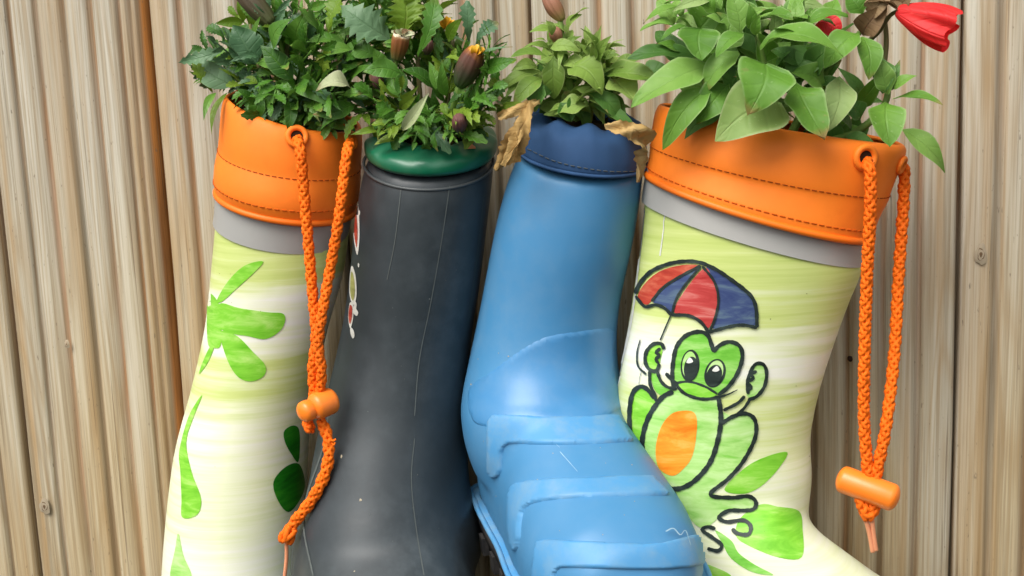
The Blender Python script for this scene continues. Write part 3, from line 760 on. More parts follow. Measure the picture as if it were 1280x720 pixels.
cord = [braid(path([(1082, 198, -.108), (1085, 207, -.125), (1088, 220, YC), (1088, 260, YC), (1084, 340, YC+.004), (1081, 430, YC+.006), (1080, 520, YC+.008), (1084, 580, YC+.008), (1087, 612, YC+.008)]), .0033),
        braid(path([(1124, 205, -.085), (1130, 214, -.088), (1129, 260, -.090), (1123, 350, -.095), (1118, 440, -.105), (1108, 530, YC+.010), (1097, 585, YC+.008), (1092, 612, YC+.008)]), .0033),
        braid(path([(1074, 612, YC+.008), (1082, 640, YC+.006), (1086, 646, YC+.006)]), .0040),
        braid(path([(1096, 622, YC+.008), (1090, 640, YC+.006), (1084, 646, YC+.006)]), .0036)]
v, f = join(cord); dr = obj('drawstring', v, f, M['cord'], b4)
for p in ([(1082, 648, YC+.006), (1087, 668, YC+.007), (1091, 690, YC+.008)], [(1090, 648, YC+.006), (1092, 668, YC+.007), (1095, 688, YC+.008)]):
    v, f = tube(path(p), .0015, 8); obj('cord_end', v, f, M['aglet'], dr)
v, f = capsule(at(1046, 596, YC+.012), at(1124, 625, YC+.002), .0088, 18, 7); obj('toggle', v, f, M['toggle'], b4)

def A(p): return [(790+x/3.6, 310+y/3.6) for x, y in p]
def Bc(p): return [(770+x/2.769, 460+y/2.769) for x, y in p]
def ell(cx, cy, rx, ry, rot=0, n=16):
    r = math.radians(rot); return [(cx+math.cos(t)*rx*math.cos(r)-math.sin(t)*ry*math.sin(r), cy+math.cos(t)*rx*math.sin(r)+math.sin(t)*ry*math.cos(r)) for t in np.linspace(0, 2*math.pi, n+1)[:-1]]
Y = -.13; it = []
def P(p, mt, l, step=5, tgt=None): v, f = patch(B4, p, Y, l, step); (it if tgt is None else tgt).append((v, f, M[mt]))
def K(p, wd, l=.0011, mt='p_black', taper=(1, 1), tgt=None): v, f = stroke(B4, p, wd, Y, l, taper=taper); (it if tgt is None else tgt).append((v, f, M[mt]))
# umbrella
P(A([(28, 222), (60, 160), (130, 103), (230, 76), (305, 82), (220, 130), (140, 185), (95, 232), (66, 255)]), 'p_red2', .0004)
P(A([(98, 240), (150, 180), (225, 130), (305, 85), (240, 170), (200, 230), (182, 292), (150, 262), (118, 250)]), 'p_blue', .0005)
P(A([(325, 90), (240, 190), (190, 285), (250, 295), (310, 325), (345, 360), (378, 280), (385, 200), (360, 130)]), 'p_red', .0006)
P(A([(335, 85), (385, 180), (390, 270), (360, 360), (440, 345), (500, 338), (555, 345), (552, 270), (530, 215), (440, 140), (380, 102)]), 'p_blue', .0004)
K(A([(20, 205), (40, 160), (90, 105), (170, 70), (250, 58), (315, 66), (380, 95), (440, 135), (500, 180), (540, 220), (558, 270), (562, 355)]), 4.6)
K(A([(562, 357), (500, 345), (440, 352), (345, 378)]), 4.2)
K(A([(348, 380), (310, 330), (255, 303), (180, 300)]), 4.2)
K(A([(182, 302), (150, 270), (110, 255), (66, 264), (40, 240), (22, 215)]), 4.0)
K(A([(310, 78), (210, 132), (140, 180), (92, 240)]), 3.2)
K(A([(312, 80), (235, 175), (200, 235), (183, 298)]), 3.2)
K(A([(318, 80), (372, 150), (390, 230), (376, 310), (352, 372)]), 3.2)
K(A([(178, 302), (155, 355), (130, 415)]), 1.8, mt='p_black')
multi('umbrella_print', b4, it)
# frog
it = []
P(Bc([(375, 420), (440, 350), (510, 310), (592, 291), (560, 350), (500, 410), (440, 435)]), 'p_green', .0003)
P(Bc([(430, 520), (500, 472), (560, 480), (632, 495), (645, 560), (642, 655), (560, 655), (460, 615), (415, 580)]), 'p_green', .0003)
P(Bc([(345, 562), (400, 598), (425, 640), (480, 680), (545, 716), (470, 705), (400, 660), (368, 605)]), 'p_green2', .0004)
P(Bc([(300, 680), (345, 690), (400, 722), (330, 745), (280, 720)]), 'p_green', .0003)
P(Bc([(340, 160), (400, 165), (450, 160), (478, 190), (470, 250), (435, 320), (385, 380), (335, 430), (400, 448), (455, 445), (478, 462), (465, 485), (400, 487), (362, 512), (300, 555), (240, 500), (205, 430), (300, 355)]), 'p_pale', .0004)
P(Bc([(140, 105), (90, 65), (62, 90), (52, 160), (58, 240), (75, 300), (110, 320), (110, 200)]), 'p_green', .0004)
P(Bc([(215, 75), (160, 105), (115, 170), (95, 250), (105, 320), (145, 385), (200, 415), (260, 395), (320, 330), (350, 250), (360, 170), (350, 105), (280, 85)]), 'p_pale', .0006)
P(Bc([(222, 148), (270, 153), (281, 200), (266, 300), (232, 350), (195, 372), (150, 345), (139, 280), (155, 210), (185, 165)]), 'p_orange', .0008)
P(A([(190, 595), (188, 510), (205, 440), (245, 395), (300, 375), (340, 390), (362, 440), (372, 462), (395, 438), (440, 420), (485, 440), (495, 490), (475, 560), (435, 620), (385, 660), (300, 670), (225, 640)]), 'p_green2', .0007)
P(A([(207, 608), (260, 600), (330, 622), (380, 655), (330, 677), (270, 667), (228, 642)]), 'p_green', .0010)
P(A(ell(263, 528, 42, 72, 6)), 'p_black', .0009, 4); P(A(ell(260, 524, 31, 60, 6)), 'p_pale', .0011, 4); P(A(ell(268, 541, 32, 54, 6)), 'p_black', .0013, 4); P(A([(248, 512), (262, 490), (278, 508), (262, 516)]), 'p_white', .0016, 3)
P(A(ell(374, 562, 46, 66, 18)), 'p_black', .0009, 4); P(A(ell(374, 558, 35, 55, 18)), 'p_pale', .0011, 4); P(A(ell(370, 572, 34, 50, 18)), 'p_black', .0013, 4); P(A([(362, 548), (382, 528), (394, 546), (378, 554)]), 'p_white', .0016, 3)
P(A([(95, 550), (66, 515), (70, 465), (100, 432), (140, 440), (130, 500), (118, 550)]), 'p_green', .0006, 4)
P(A([(85, 560), (118, 560), (140, 605), (195, 640), (150, 665), (105, 640)]), 'p_green2', .0005, 4)
P(A([(515, 660), (530, 565), (555, 525), (590, 525), (602, 565), (590, 620), (555, 665)]), 'p_pale', .0006, 4)
K(A([(195, 640), (184, 590), (188, 510), (205, 440), (245, 393), (300, 375), (340, 388), (358, 430), (368, 466)]), 5.2)
K(A([(366, 466), (395, 436), (440, 420), (485, 440), (496, 490), (475, 560), (435, 620), (388, 660)]), 5.0)
K(A([(190, 595), (225, 642), (270, 667), (330, 678), (400, 668)]), 4.0)
K(A([(200, 606), (260, 600), (330, 622), (385, 655)]), 3.0)
K(A([(155, 562), (180, 590), (210, 615)]), 4.5); K(A([(395, 668), (435, 655), (475, 635)]), 3.2, taper=(1, .3))
K(A([(148, 455), (135, 430), (100, 432), (70, 465), (64, 510), (82, 545), (112, 552), (128, 520)]), 4.6)
K(A([(132, 450), (112, 470), (128, 482), (112, 500), (124, 520)]), 4.2)
K(A([(42, 412), (28, 470), (32, 530), (68, 568)]), 2.4, taper=(.5, 1.2))
K(A([(84, 550), (85, 610), (104, 655), (112, 690)]), 4.0); K(A([(116, 552), (135, 600), (165, 625), (205, 632)]), 4.0)
K(A([(522, 655), (518, 610), (530, 560), (555, 520), (590, 522), (604, 560), (594, 620), (560, 665), (520, 682)]), 4.4)
K(A([(560, 552), (535, 565), (545, 585), (518, 600), (535, 625), (515, 640)]), 4.2)
K(Bc([(445, 95), (420, 120), (372, 145)]), 4.0); K(Bc([(462, 108), (440, 140), (410, 165)]), 3.8)
K(Bc([(200, 80), (160, 103), (115, 170), (94, 250), (105, 320), (145, 385), (200, 417), (262, 397), (322, 332), (352, 250), (363, 170), (355, 100)]), 6.0)
K(Bc([(138, 105), (110, 72), (85, 64), (60, 90), (50, 160), (56, 240), (72, 292)]), 5.4)
K(Bc([(362, 192), (405, 166), (450, 156), (480, 180), (480, 240), (440, 320), (390, 380), (326, 436), (400, 447), (455, 442), (482, 460), (475, 488), (430, 492), (390, 492), (356, 515), (385, 532), (440, 527), (466, 548), (458, 576), (420, 572), (402, 556)]), 5.0)
K(Bc([(345, 556), (318, 548), (300, 560), (338, 588), (367, 612), (355, 632), (318, 624)]), 4.6)
K(Bc([(195, 425), (215, 460), (245, 505)]), 7.0, taper=(1, .6))
multi('frog_print', b4, it)
K1 = []; K([(806, 262), (800, 320), (790, 400), (776, 462), (770, 490)], 2.2, .0004, 'p_white', tgt=K1); multi('back_seam', b4, K1)

# =================================================================== WEAR
def specks(parent, bvh, n, box_, y, mat, seed, size=(.5, 1.4), name='mud_specks'):
    r = random.Random(seed); parts = []
    for _ in range(n):
        px, py = r.uniform(box_[0], box_[2]), r.uniform(box_[1], box_[3]); h, nr = hit(bvh, px, py, y)
        if MISS[0]: continue
        a = nr.cross(V((0, 0, 1))).normalized(); b_ = nr.cross(a); R_ = r.uniform(*size)*.00045; k = 7
        vs = [h+nr*.0005]+[h+nr*.0001+(a*math.cos(2*math.pi*q/k)+b_*math.sin(2*math.pi*q/k)*r.uniform(.6, 1.4))*R_*r.uniform(.7, 1.3) for q in range(k)]
        parts.append((vs, [(0, 1+q, 1+(q+1) % k) for q in range(k)]))
    v, f = join(parts); o = obj(name, v, f, mat, parent); o['kind'] = 'stuff'
M['mud'] = mat_rubber('dried_mud', lin(168, 158, 136), .9, .2, spec=.1)
M['scuff'] = mat_rubber('pale_scuff', lin(158, 190, 206), .7, .1, spec=.2)
M['mudline'] = mat_rubber('dirt_line', lin(120, 140, 142), .85, .2, spec=.1)
specks(b2, B2, 30, (385, 230, 605, 720), -.13, M['charline'], 5, (.4, 1.1)); specks(b2, B2, 3, (400, 560, 590, 720), -.14, M['mud'], 8, (1.2, 2.2))
specks(b3, B3, 40, (575, 430, 800, 720), -.15, M['mud'], 6, (.4, 1.1)); specks(b3, B3, 14, (580, 440, 660, 520), -.13, M['mud'], 9, (.7, 1.8))
specks(b4, B4, 16, (820, 340, 1050, 700), -.13, M['stembrown'], 12, (.4, .8)); specks(b1, B1, 10, (230, 330, 380, 700), -.1, M['stembrown'], 13, (.4, .8))
for pts, wd in (([(829, 668), (838, 664), (846, 672), (852, 666), (858, 684)], 1.5), ([(604, 506), (612, 510), (622, 508)], 1.6), ([(628, 500), (634, 502)], 1.6), ([(655, 520), (700, 560)], .7), ([(700, 565), (722, 590)], .8)):
    v, f = stroke(B3, pts, wd, -.16, .0034 if pts[0][0] > 820 else .0005, taper=(1, .4)); obj('scuff', v, f, M['scuff'], b3)

# =================================================================== SOIL
def soil(rg, depth, label):
    c = sum((V(p) for p in rg), V())/len(rg); vs = [c+V((0, 0, .006-depth))]; n = len(rg); fs = []; r = random.Random(3)
    for s in (.3, .6, .94):
        for p in rg: q = c.lerp(V(p), s); q.z += -depth + r.uniform(-.003, .004); vs.append(q)
    for k in range(n): fs.append((0, 1+k, 1+(k+1) % n))
    for i in range(2):
        for k in range(n): k2 = (k+1) % n; fs.append((1+i*n+k, 1+(i+1)*n+k, 1+(i+1)*n+k2, 1+i*n+k2))
    o = obj('potting_soil', vs, fs, M['soil'], None, False); o['label'] = label; o['kind'] = 'stuff'
soil(rg1[3], .010, 'dark potting soil inside the orange collar of the leftmost boot')
soil(R2[0], -.002, 'dark potting soil inside the green rimmed charcoal boot')
soil(rg3[7], .004, 'dark potting soil inside the navy collar of the blue boot')
soil(rg4[3], .012, 'dark potting soil inside the orange collar of the frog boot')

# =================================================================== PLANTS
TOCAM = (CAM - V((0, -.1, .12))).normalized()
def leaf_mesh(base, tip, w_, nrm, shape='ovate', bend=.12, cup=.22, rows=9, cols=5, twist=0.0, r=rnd):
    a = tip-base; L = a.length; a = a.normalized(); n = (nrm - a*nrm.dot(a)).normalized(); s = a.cross(n)
    if shape == 'pinnate': rows = 22
    if shape in ('ovate', 'heart', 'petal'): rows, cols = 13, 7
    curl = r.uniform(-.02, .22); skew = r.uniform(-.10, .10); wf_ = r.uniform(6, 13)
    if shape == 'serrate': rows = 19
    if shape == 'toothed': rows = 15
    vs, uvs = [], []
    wav = r.uniform(0, 6); wa = r.uniform(.02, .085)*(.3 if shape == 'petal' else 1)
    for i in range(rows):
        v = i/(rows-1)
        if shape == 'ovate': hw = math.sin(math.pi*v**.82)**.66*(.25+.75*min(1, v*3.2))
        elif shape == 'heart': hw = math.sin(math.pi*(v**.58))**.75
        elif shape == 'spat': hw = (.16+.84*min(1, (v/.62))**1.3)*(1 if v < .62 else math.sqrt(max(0, 1-((v-.62)/.385)**2)))
        elif shape == 'lance': hw = math.sin(math.pi*v**.8)
        elif shape == 'toothed':
            hw = (.14+.86*min(1, v/.66)**1.2)*(1 if v < .7 else math.sqrt(max(0, 1-((v-.7)/.31)**2))); hw *= .66 if (i % 2 and v > .3) else 1
        elif shape == 'serrate':
            hw = math.sin(math.pi*min(1, .06+.94*v)**.78)**.9; hw *= 1-.40*((i*1.0) % 3)/2 if 0 < i < rows-1 else 1
        elif shape == 'pinnate':
            hw = (.25+.75*math.sin(math.pi*v**.8))*(1 if (i % 5) < 2 else (.62 if i % 5 < 3 else .30))
            if i == rows-1: hw = 0
        elif shape == 'petal': hw = math.sin(math.pi*(.10+.80*v)**1.25)**.55
        hw = max(hw, .05 if v < .5 else .015)*w_/2
        c = base + a*(L*v) + n*(L*bend*4*v*(1-v)) - n*(L*bend*.6*v*v) - n*(L*curl*v**3) + s*(L*skew*math.sin(math.pi*v))
        tw = twist*v; ss = s*math.cos(tw)+n*math.sin(tw); nn = n*math.cos(tw)-s*math.sin(tw)
        for j in range(cols):
            u = -1+2*j/(cols-1)
            fw = 0.0
            if shape in ('pinnate', 'serrate', 'toothed'): fw = .18*abs(u)*w_*(1-v)
            vs.append(c + ss*(u*hw) + nn*(cup*hw*abs(u)**1.5) + nn*(wa*w_*math.sin(v*wf_+wav+u*2)*abs(u)) + a*fw)
            uvs.append(((u+1)/2, v))
    return vs, grid_faces(rows, cols), uvs
def leaf(parent, b_, t_, wpx, mat, shape='ovate', yb=-.09, yt=-.12, bend=.12, cup=.22, up=.5, tw=0.0, side=0.0, name='leaf'):
    B = at(b_[0], b_[1], yb); T = at(t_[0], t_[1], yt); sc = (CAM-T).length/FPX
    n = (TOCAM*(1-up) + V((side, 0, 1))*up).normalized()
    v, f, uv = leaf_mesh(B, T, wpx*sc*1.2, n, shape, bend, cup, twist=tw)
    return obj(name, v, f, mat, parent, True, uvs=uv)
def stem(parent, pts, r0, r1, mat=None):
    p = path(pts); v, f = tube(p, lambda t: r0+(r1-r0)*t, 7); return obj('stem', v, f, mat or M['stem'], parent)
def bud(parent, b_, t_, wpx, mat, yb=-.1, yt=-.12, prof=None, name='bud'):
    B = at(b_[0], b_[1], yb); T = at(t_[0], t_[1], yt); sc = (CAM-T).length/FPX; n = 20; rows = 14
    a = T-B; fr = frames([B, T])[0]; vs, uvs = [], []
    prof = prof or (lambda t: math.sin(math.pi*(.10+.74*t))**.8*(1 if t < .93 else .8))
    for i in range(rows):
        t = i/(rows-1); rr = wpx*sc/2*prof(t)
        for k in range(n):
            th = 2*math.pi*k/n; q = rr*(1+.10*math.cos(9*th+.5*t)*(1-.3*t))*(1+.03*math.sin(5*th+t*9)); vs.append(B+a*t+(fr[1]*math.cos(th)+fr[2]*math.sin(th))*q); uvs.append((k/n, t))
    fs = grid_faces(rows, n, True)+[tuple(range(n-1, -1, -1)), tuple((rows-1)*n+k for k in range(n))]
    return obj(name, vs, fs, mat, parent, True, uvs=uvs)
def fill(parent, n, cx, cy, rx, ry, mats, shapes, lpx, wf, y0=-.075, y1=-.115, seed=1, rootx=None, rooty=None, up=(.2, .8), arc=(0, 360)):
    r = random.Random(seed)
    for _ in range(n):
        th = math.radians(r.uniform(*arc)); q = math.sqrt(r.uniform(.03, 1)); px, py = cx+rx*q*math.cos(th), cy+ry*q*math.sin(th)
        L = r.uniform(*lpx); dx, dy = px-(rootx or cx), py-(rooty or cy); d = math.hypot(dx, dy)+1e-6
        ja = r.uniform(-.9, .9); dx, dy = dx/d*math.cos(ja)-dy/d*math.sin(ja), dx/d*math.sin(ja)+dy/d*math.cos(ja)
        yy = r.uniform(y1, y0); f_ = r.uniform(-.012, .022)
        leaf(parent, (px-dx*L*.5, py-dy*L*.5), (px+dx*L*.5, py+dy*L*.5), L*r.uniform(*wf), M[r.choice(mats)], r.choice(shapes), yy, yy-f_, r.uniform(.02, .2), r.uniform(.1, .4), r.uniform(*up), r.uniform(-.5, .5), r.uniform(-.6, .6))
def compound(parent, px, py, dx, dy, L, mat, yy, r, wide=.27):
    """one feathered leaf: narrow toothed leaflets in pairs along a rib"""
    B = at(px-dx*L*.5, py-dy*L*.5, yy+.012); T = at(px+dx*L*.5, py+dy*L*.5, yy-r.uniform(-.008, .02)); a = T-B; Ln = a.length; a = a.normalized()
    up = r.uniform(.2, .75); n = (TOCAM*(1-up)+V((r.uniform(-.5, .5), 0, 1))*up); n = (n-a*n.dot(a)).normalized(); s = a.cross(n)
    parts = []; uv = []
    def add(b_, t_, w_, nn):
        v, f, q = leaf_mesh(b_, t_, w_, nn, r.choice(['serrate', 'toothed', 'toothed', 'lance']), r.uniform(.02, .15), r.uniform(.15, .4), rows=9, cols=5, twist=r.uniform(-.4, .4), r=r); parts.append((v, f)); uv.extend(q)
    k = r.choice([3, 3, 4])
    for i in range(k):
        t = .22+.60*i/k
        for sg in (-1, 1):
            ll = Ln*r.uniform(.40, .54)*(1-.25*abs(t-.45)); ang = r.uniform(.65, 1.0)
            d = (a*math.cos(ang)+s*sg*math.sin(ang)+n*r.uniform(-.1, .3)).normalized(); b_ = B+a*(Ln*t)+n*(Ln*.10*math.sin(math.pi*t))
            add(b_, b_+d*ll, ll*r.uniform(wide, wide*1.4), (n+s*sg*r.uniform(-.3, .3)).normalized())
    add(B+a*(Ln*.72), T, Ln*.34*r.uniform(.32, .46), n)
    rib = tube([B, B+a*(Ln*.4)+n*(Ln*.08), B+a*(Ln*.8)+n*(Ln*.03)], .0007, 5); parts.append(rib); uv.extend([(.5, .5)]*len(rib[0]))
    v, f = join(parts); return obj('leaf', v, f, mat, parent, True, uvs=uv)
def fill_compound(parent, n, cx, cy, rx, ry, mats, lpx, y0, y1, seed, rx0, ry0):
    r = random.Random(seed)
    for _ in range(n):
        th = r.uniform(0, 6.283); q = math.sqrt(r.uniform(.02, 1)); px, py = cx+rx*q*math.cos(th), cy+ry*q*math.sin(th)
        dx, dy = px-rx0, py-ry0; d = math.hypot(dx, dy)+1e-6; ja = r.uniform(-.7, .7); dx, dy = dx/d, dy/d
        dx, dy = dx*math.cos(ja)-dy*math.sin(ja), dx*math.sin(ja)+dy*math.cos(ja)
        compound(parent, px, py, dx, dy, r.uniform(*lpx), M[r.choice(mats)], r.uniform(y1, y0), r)
def leafstem(parent, root, b_, yb, mat=None): stem(parent, [root, ((root[0]+b_[0])/2, (root[1]+b_[1])/2-4, (root[2]+yb)/2), (b_[0], b_[1], yb)], .0011, .0008, mat)

# ---- marigold in the lime boot
GP = 'plants growing out of the boots'
p1 = thing('marigold_plant', 'dark green bushy marigold growing from the orange collar of the leftmost boot', 'plant', at(365, 165, -.08), GP)
mm = 'leaf_mar'; mb = 'leaf_marblue'; my = 'leaf_maryel'
for x in (330, 360, 395, 415): stem(p1, [(365+(x-365)*.4, 170, -.08), (x, 110, -.09), (x+(x-365)*.5, 30, -.09)], .0022, .0012, M['stembrown'])
fill_compound(p1, 30, 370, 80, 84, 64, [mm, mm, mm, mb, my], (50, 84), -.06, -.108, 15, 372, 140)
rq = random.Random(77)
fill_compound(p1, 20, 400, 24, 84, 30, [mm, mm, mb, mm], (46, 76), -.06, -.10, 16, 380, 90)
fill_compound(p1, 14, 290, 84, 40, 34, [mm, mb, mm], (40, 62), -.06, -.10, 17, 350, 110)
for px, py in ((318, 122), (335, 132), (352, 138), (372, 142), (392, 146), (410, 150), (425, 150), (345, 118), (380, 126), (402, 132), (325, 108), (362, 122)):
    compound(p1, px, py, (px-370)/90+rq.uniform(-.4, .4), rq.uniform(.3, 1.0), rq.uniform(44, 62), M[rq.choice([mm, mm, mb])], rq.uniform(-.098, -.118), rq, .30)
fill(p1, 50, 372, 132, 66, 26, [mm, mm, mb], ['serrate', 'toothed', 'lance'], (30, 50), (.34, .5), -.06, -.118, 12, 372, 100)
fill(p1, 50, 372, 78, 88, 70, [mm, mm, mm, mb], ['lance', 'toothed', 'serrate', 'lance'], (28, 54), (.26, .4), -.055, -.105, 11, 375, 130)
for a in [((282, 48), (259, 32), 15, mm, 'toothed'), ((277, 64), (219, 72), 17, mb, 'serrate'), ((320, 80), (291, 31), 36, mb, 'lance'), ((298, 78), (276, 50), 24, mb, 'lance'), ((292, 108), (241, 72), 26, mb, 'lance'),
          ((266, 116), (243, 78), 14, my, 'toothed'), ((284, 116), (263, 165), 7, my, 'lance'), ((270, 116), (254, 146), 8, mm, 'lance'), ((356, 108), (306, 138), 32, mm, 'serrate'), ((352, 108), (343, 138), 16, mm, 'lance'),
          ((360, 108), (391, 150), 22, mm, 'serrate'), ((366, 100), (326, 56), 23, mm, 'lance'), ((358, 84), (316, 70), 18, mm, 'lance'), ((432, 56), (383, 45), 17, mm, 'lance'), ((440, 62), (395, 70), 15, mm, 'lance'),
          ((488, 50), (428, 2), 46, mb, 'serrate'), ((470, 70), (420, 58), 22, mm, 'lance'), ((404, 94), (409, 62), 22, my, 'serrate'), ((430, 98), (426, 70), 12, mb, 'lance'), ((436, 112), (452, 76), 20, mm, 'lance'),
          ((444, 130), (391, 142), 19, mm, 'lance'), ((430, 142), (402, 156), 14, mm, 'lance'), ((395, 118), (368, 106), 14, my, 'toothed'), ((342, 62), (352, 24), 22, mm, 'lance'), ((372, 60), (378, 18), 24, mm, 'lance'),
          ((398, 40), (372, 6), 24, mm, 'lance'), ((410, 42), (424, -2), 26, my, 'toothed'), ((346, 46), (330, 30), 14, my, 'serrate'), ((378, 92), (366, 70), 13, mm, 'toothed'), ((310, 98), (345, 86), 14, mm, 'toothed'),
          ((322, 104), (300, 98), 12, my, 'lance'), ((452, 142), (430, 176), 13, my, 'serrate'), ((482, 158), (438, 167), 9, my, 'lance'), ((455, 142), (462, 156), 9, my, 'lance')]:
    yb = rnd.uniform(-.10, -.115); leaf(p1, a[0], a[1], a[2], M[a[3]], a[4], yb, yb-rnd.uniform(-.004, .02), rnd.uniform(.03, .16), rnd.uniform(.1, .3), rnd.uniform(.25, .6), rnd.uniform(-.4, .4))
leaf(p1, (438, 110), (396, 108), 22, M['leaf_marpale'], 'ovate', -.118, -.13, .3, .5, .5)
bud(p1, (340, 30), (302, -14), 28, M['buddark'], -.10, -.10, lambda t: .35+.65*math.sin(math.pi*(.12+.6*t)))
stem(p1, [(360, 90, -.09), (350, 55, -.098), (340, 30, -.10)], .0014, .0016)

# ---- marigold in the charcoal boot
p2 = thing('marigold_plant', 'marigold with brown and orange closed buds growing from the green rimmed boot', 'plant', at(540, 180, -.086), GP)
for x in (500, 525, 560, 585): stem(p2, [(540+(x-540)*.5, 185, -.086), (x, 120, -.095), (x+(x-540)*.3, 50, -.095)], .0022, .0013, M['stembrown'])
fill_compound(p2, 36, 540, 108, 84, 62, [mm, mm, mm, my], (46, 76), -.065, -.122, 25, 540, 170)
fill_compound(p2, 22, 490, 28, 60, 36, [mm, my], (46, 70), -.07, -.105, 26, 515, 90)
for px, py in ((490, 160), (505, 166), (522, 168), (545, 170), (565, 170), (585, 166), (600, 160), (515, 150), (555, 152), (592, 148)):
    compound(p2, px, py, (px-545)/80+rq.uniform(-.4, .4), rq.uniform(.1, .9), rq.uniform(38, 54), M[rq.choice([mm, mm, my])], rq.uniform(-.115, -.135), rq, .30)
fill(p2, 44, 540, 160, 66, 18, [mm, mm, my], ['toothed', 'serrate', 'lance'], (26, 42), (.32, .46), -.07, -.132, 22, 540, 130)
fill(p2, 55, 535, 108, 90, 66, [mm, mm, mm, mb, my], ['toothed', 'lance', 'serrate', 'toothed'], (26, 46), (.24, .36), -.06, -.12, 21, 540, 165)
fill(p2, 26, 500, 30, 50, 40, [mm, mm, my], ['toothed', 'lance', 'serrate'], (26, 50), (.28, .42), -.06, -.10, 23, 510, 90)
for a in [((586, 54), (585, 3), 19, mb, 'toothed'), ((594, 56), (619, 27), 19, mb, 'toothed'), ((522, 72), (541, -2), 24, mm, 'toothed'), ((505, 42), (503, -14), 42, my, 'serrate'), ((515, 138), (476, 97), 24, mm, 'toothed'), ((503, 152), (471, 130), 22, mm, 'toothed'),
          ((575, 128), (580, 98), 13, mm, 'toothed'), ((560, 132), (579, 100), 14, mm, 'toothed'), ((557, 120), (553, 80), 12, mm, 'lance'), ((545, 112), (536, 76), 11, mm, 'lance'), ((540, 108), (505, 84), 18, mm, 'lance'), ((594, 148), (583, 122), 12, mm, 'toothed'),
          ((600, 140), (598, 108), 13, mm, 'toothed'), ((610, 140), (618, 108), 13, mm, 'toothed'), ((612, 142), (577, 176), 16, my, 'serrate'), ((604, 86), (640, 72), 18, mm, 'lance'), ((598, 70), (634, 52), 7, mb, 'lance'), ((560, 152), (553, 128), 11, my, 'toothed'),
          ((570, 150), (560, 172), 12, mm, 'toothed'), ((548, 160), (532, 176), 11, mb, 'lance'), ((580, 128), (620, 120), 12, mm, 'toothed'), ((500, 92), (455, 88), 22, mm, 'lance'), ((498, 118), (500, 84), 14, mm, 'lance'), ((480, 96), (468, 60), 18, mm, 'lance'),
          ((612, 132), (632, 104), 12, mm, 'toothed'), ((622, 142), (650, 126), 11, my, 'lance'), ((560, 52), (575, 24), 13, my, 'lance'), ((470, 130), (448, 104), 18, mm, 'toothed'), ((534, 160), (560, 184), 14, mb, 'toothed'), ((500, 168), (468, 178), 12, my, 'lance'), ((512, 164), (490, 186), 13, mm, 'toothed'), ((590, 160), (610, 176), 12, mm, 'serrate'), ((545, 138), (530, 160), 12, mm, 'toothed')]:
    yb = rnd.uniform(-.115, -.128); leaf(p2, a[0], a[1], a[2], M[a[3]], a[4], yb, yb-rnd.uniform(-.006, .016), rnd.uniform(.02, .12), rnd.uniform(.1, .3), rnd.uniform(.2, .5), rnd.uniform(-.4, .4))
leaf(p2, (503, 163), (532, 117), 13, M['leaf_marpale'], 'lance', -.135, -.14, .12, .7, .3)
bud(p2, (574, 108), (597, 60), 32, M['bud'], -.125, -.128)
stem(p2, [(560, 160, -.11), (566, 135, -.12), (574, 108, -.125)], .0016, .0022)
for k in range(9): leaf(p2, (498+k*1.1, 46), (491+k*2.9, 36+abs(k-4)*.8), 6, M['brown' if k % 2 else 'leaf_marpale'], 'petal', -.118-.004*(k % 3), -.122-.005*(k % 3), .15, .3, .4, rnd.uniform(-.5, .5), name='petal')
for k in range(7): leaf(p2, (592+k*.9, 68), (589+k*2.6, 57+abs(k-3)*1.2), 6, M['yellow'], 'petal', -.128-.004*(k % 2), -.131-.004*(k % 2), .1, .3, .4, rnd.uniform(-.4, .4), name='petal')
bud(p2, (496, 74), (502, 44), 22, M['budorange'], -.122, -.126, lambda t: .45+.55*math.sin(math.pi*(.1+.55*t))); stem(p2, [(500, 120, -.105), (494, 95, -.115), (496, 74, -.122)], .0011, .0014)
bud(p2, (575, 164), (574, 145), 20, M['budpurple'], -.13, -.14); bud(p2, (533, 68), (537, 50), 13, M['budpurple'], -.115, -.118)
bud(p2, (475, 112), (470, 92), 16, M['budpurple'], -.11, -.115)
for k in range(7): leaf(p2, (556, 36), (549+k*3, 22+abs(k-3)*1.5), 6, M['yellow'], 'petal', -.112, -.118, .1, .1, .4, name='petal')

# ---- petunia in the blue boot
p3 = thing('petunia_plant', 'yellow green petunia with a brown pink bud growing from the navy collared boot', 'plant', at(730, 150, -.088), GP)
stem(p3, [(722, 155, -.088), (712, 105, -.095), (704, 60, -.10), (700, 24, -.10)], .0030, .0018, M['stem'])
stem(p3, [(735, 155, -.088), (742, 110, -.09), (748, 70, -.092)], .0026, .0014); stem(p3, [(712, 105, -.095), (690, 85, -.10), (672, 76, -.10)], .0018, .001); stem(p3, [(738, 120, -.09), (765, 100, -.092), (785, 88, -.092)], .0018, .001)
bud(p3, (703, 26), (682, -8), 21, M['budpink'], -.10, -.10); bud(p3, (698, 54), (692, 34), 17, M['budpink'], -.102, -.104)
q2 = 'leaf_pet2'; qd = 'leaf_petdark'
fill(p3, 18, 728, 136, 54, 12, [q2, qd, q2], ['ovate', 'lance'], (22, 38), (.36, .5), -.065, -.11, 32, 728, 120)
fill(p3, 22, 698, 52, 26, 26, [q2], ['lance'], (14, 26), (.34, .48), -.09, -.108, 38, 702, 70)
fill(p3, 22, 750, 64, 26, 26, [q2], ['lance'], (14, 28), (.34, .48), -.085, -.105, 39, 748, 90)
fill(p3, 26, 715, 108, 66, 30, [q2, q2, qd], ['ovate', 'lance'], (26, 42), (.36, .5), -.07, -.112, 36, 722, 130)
fill(p3, 44, 722, 100, 62, 38, [q2, q2, qd], ['ovate', 'lance', 'ovate'], (24, 44), (.34, .5), -.06, -.105, 31, 725, 140)
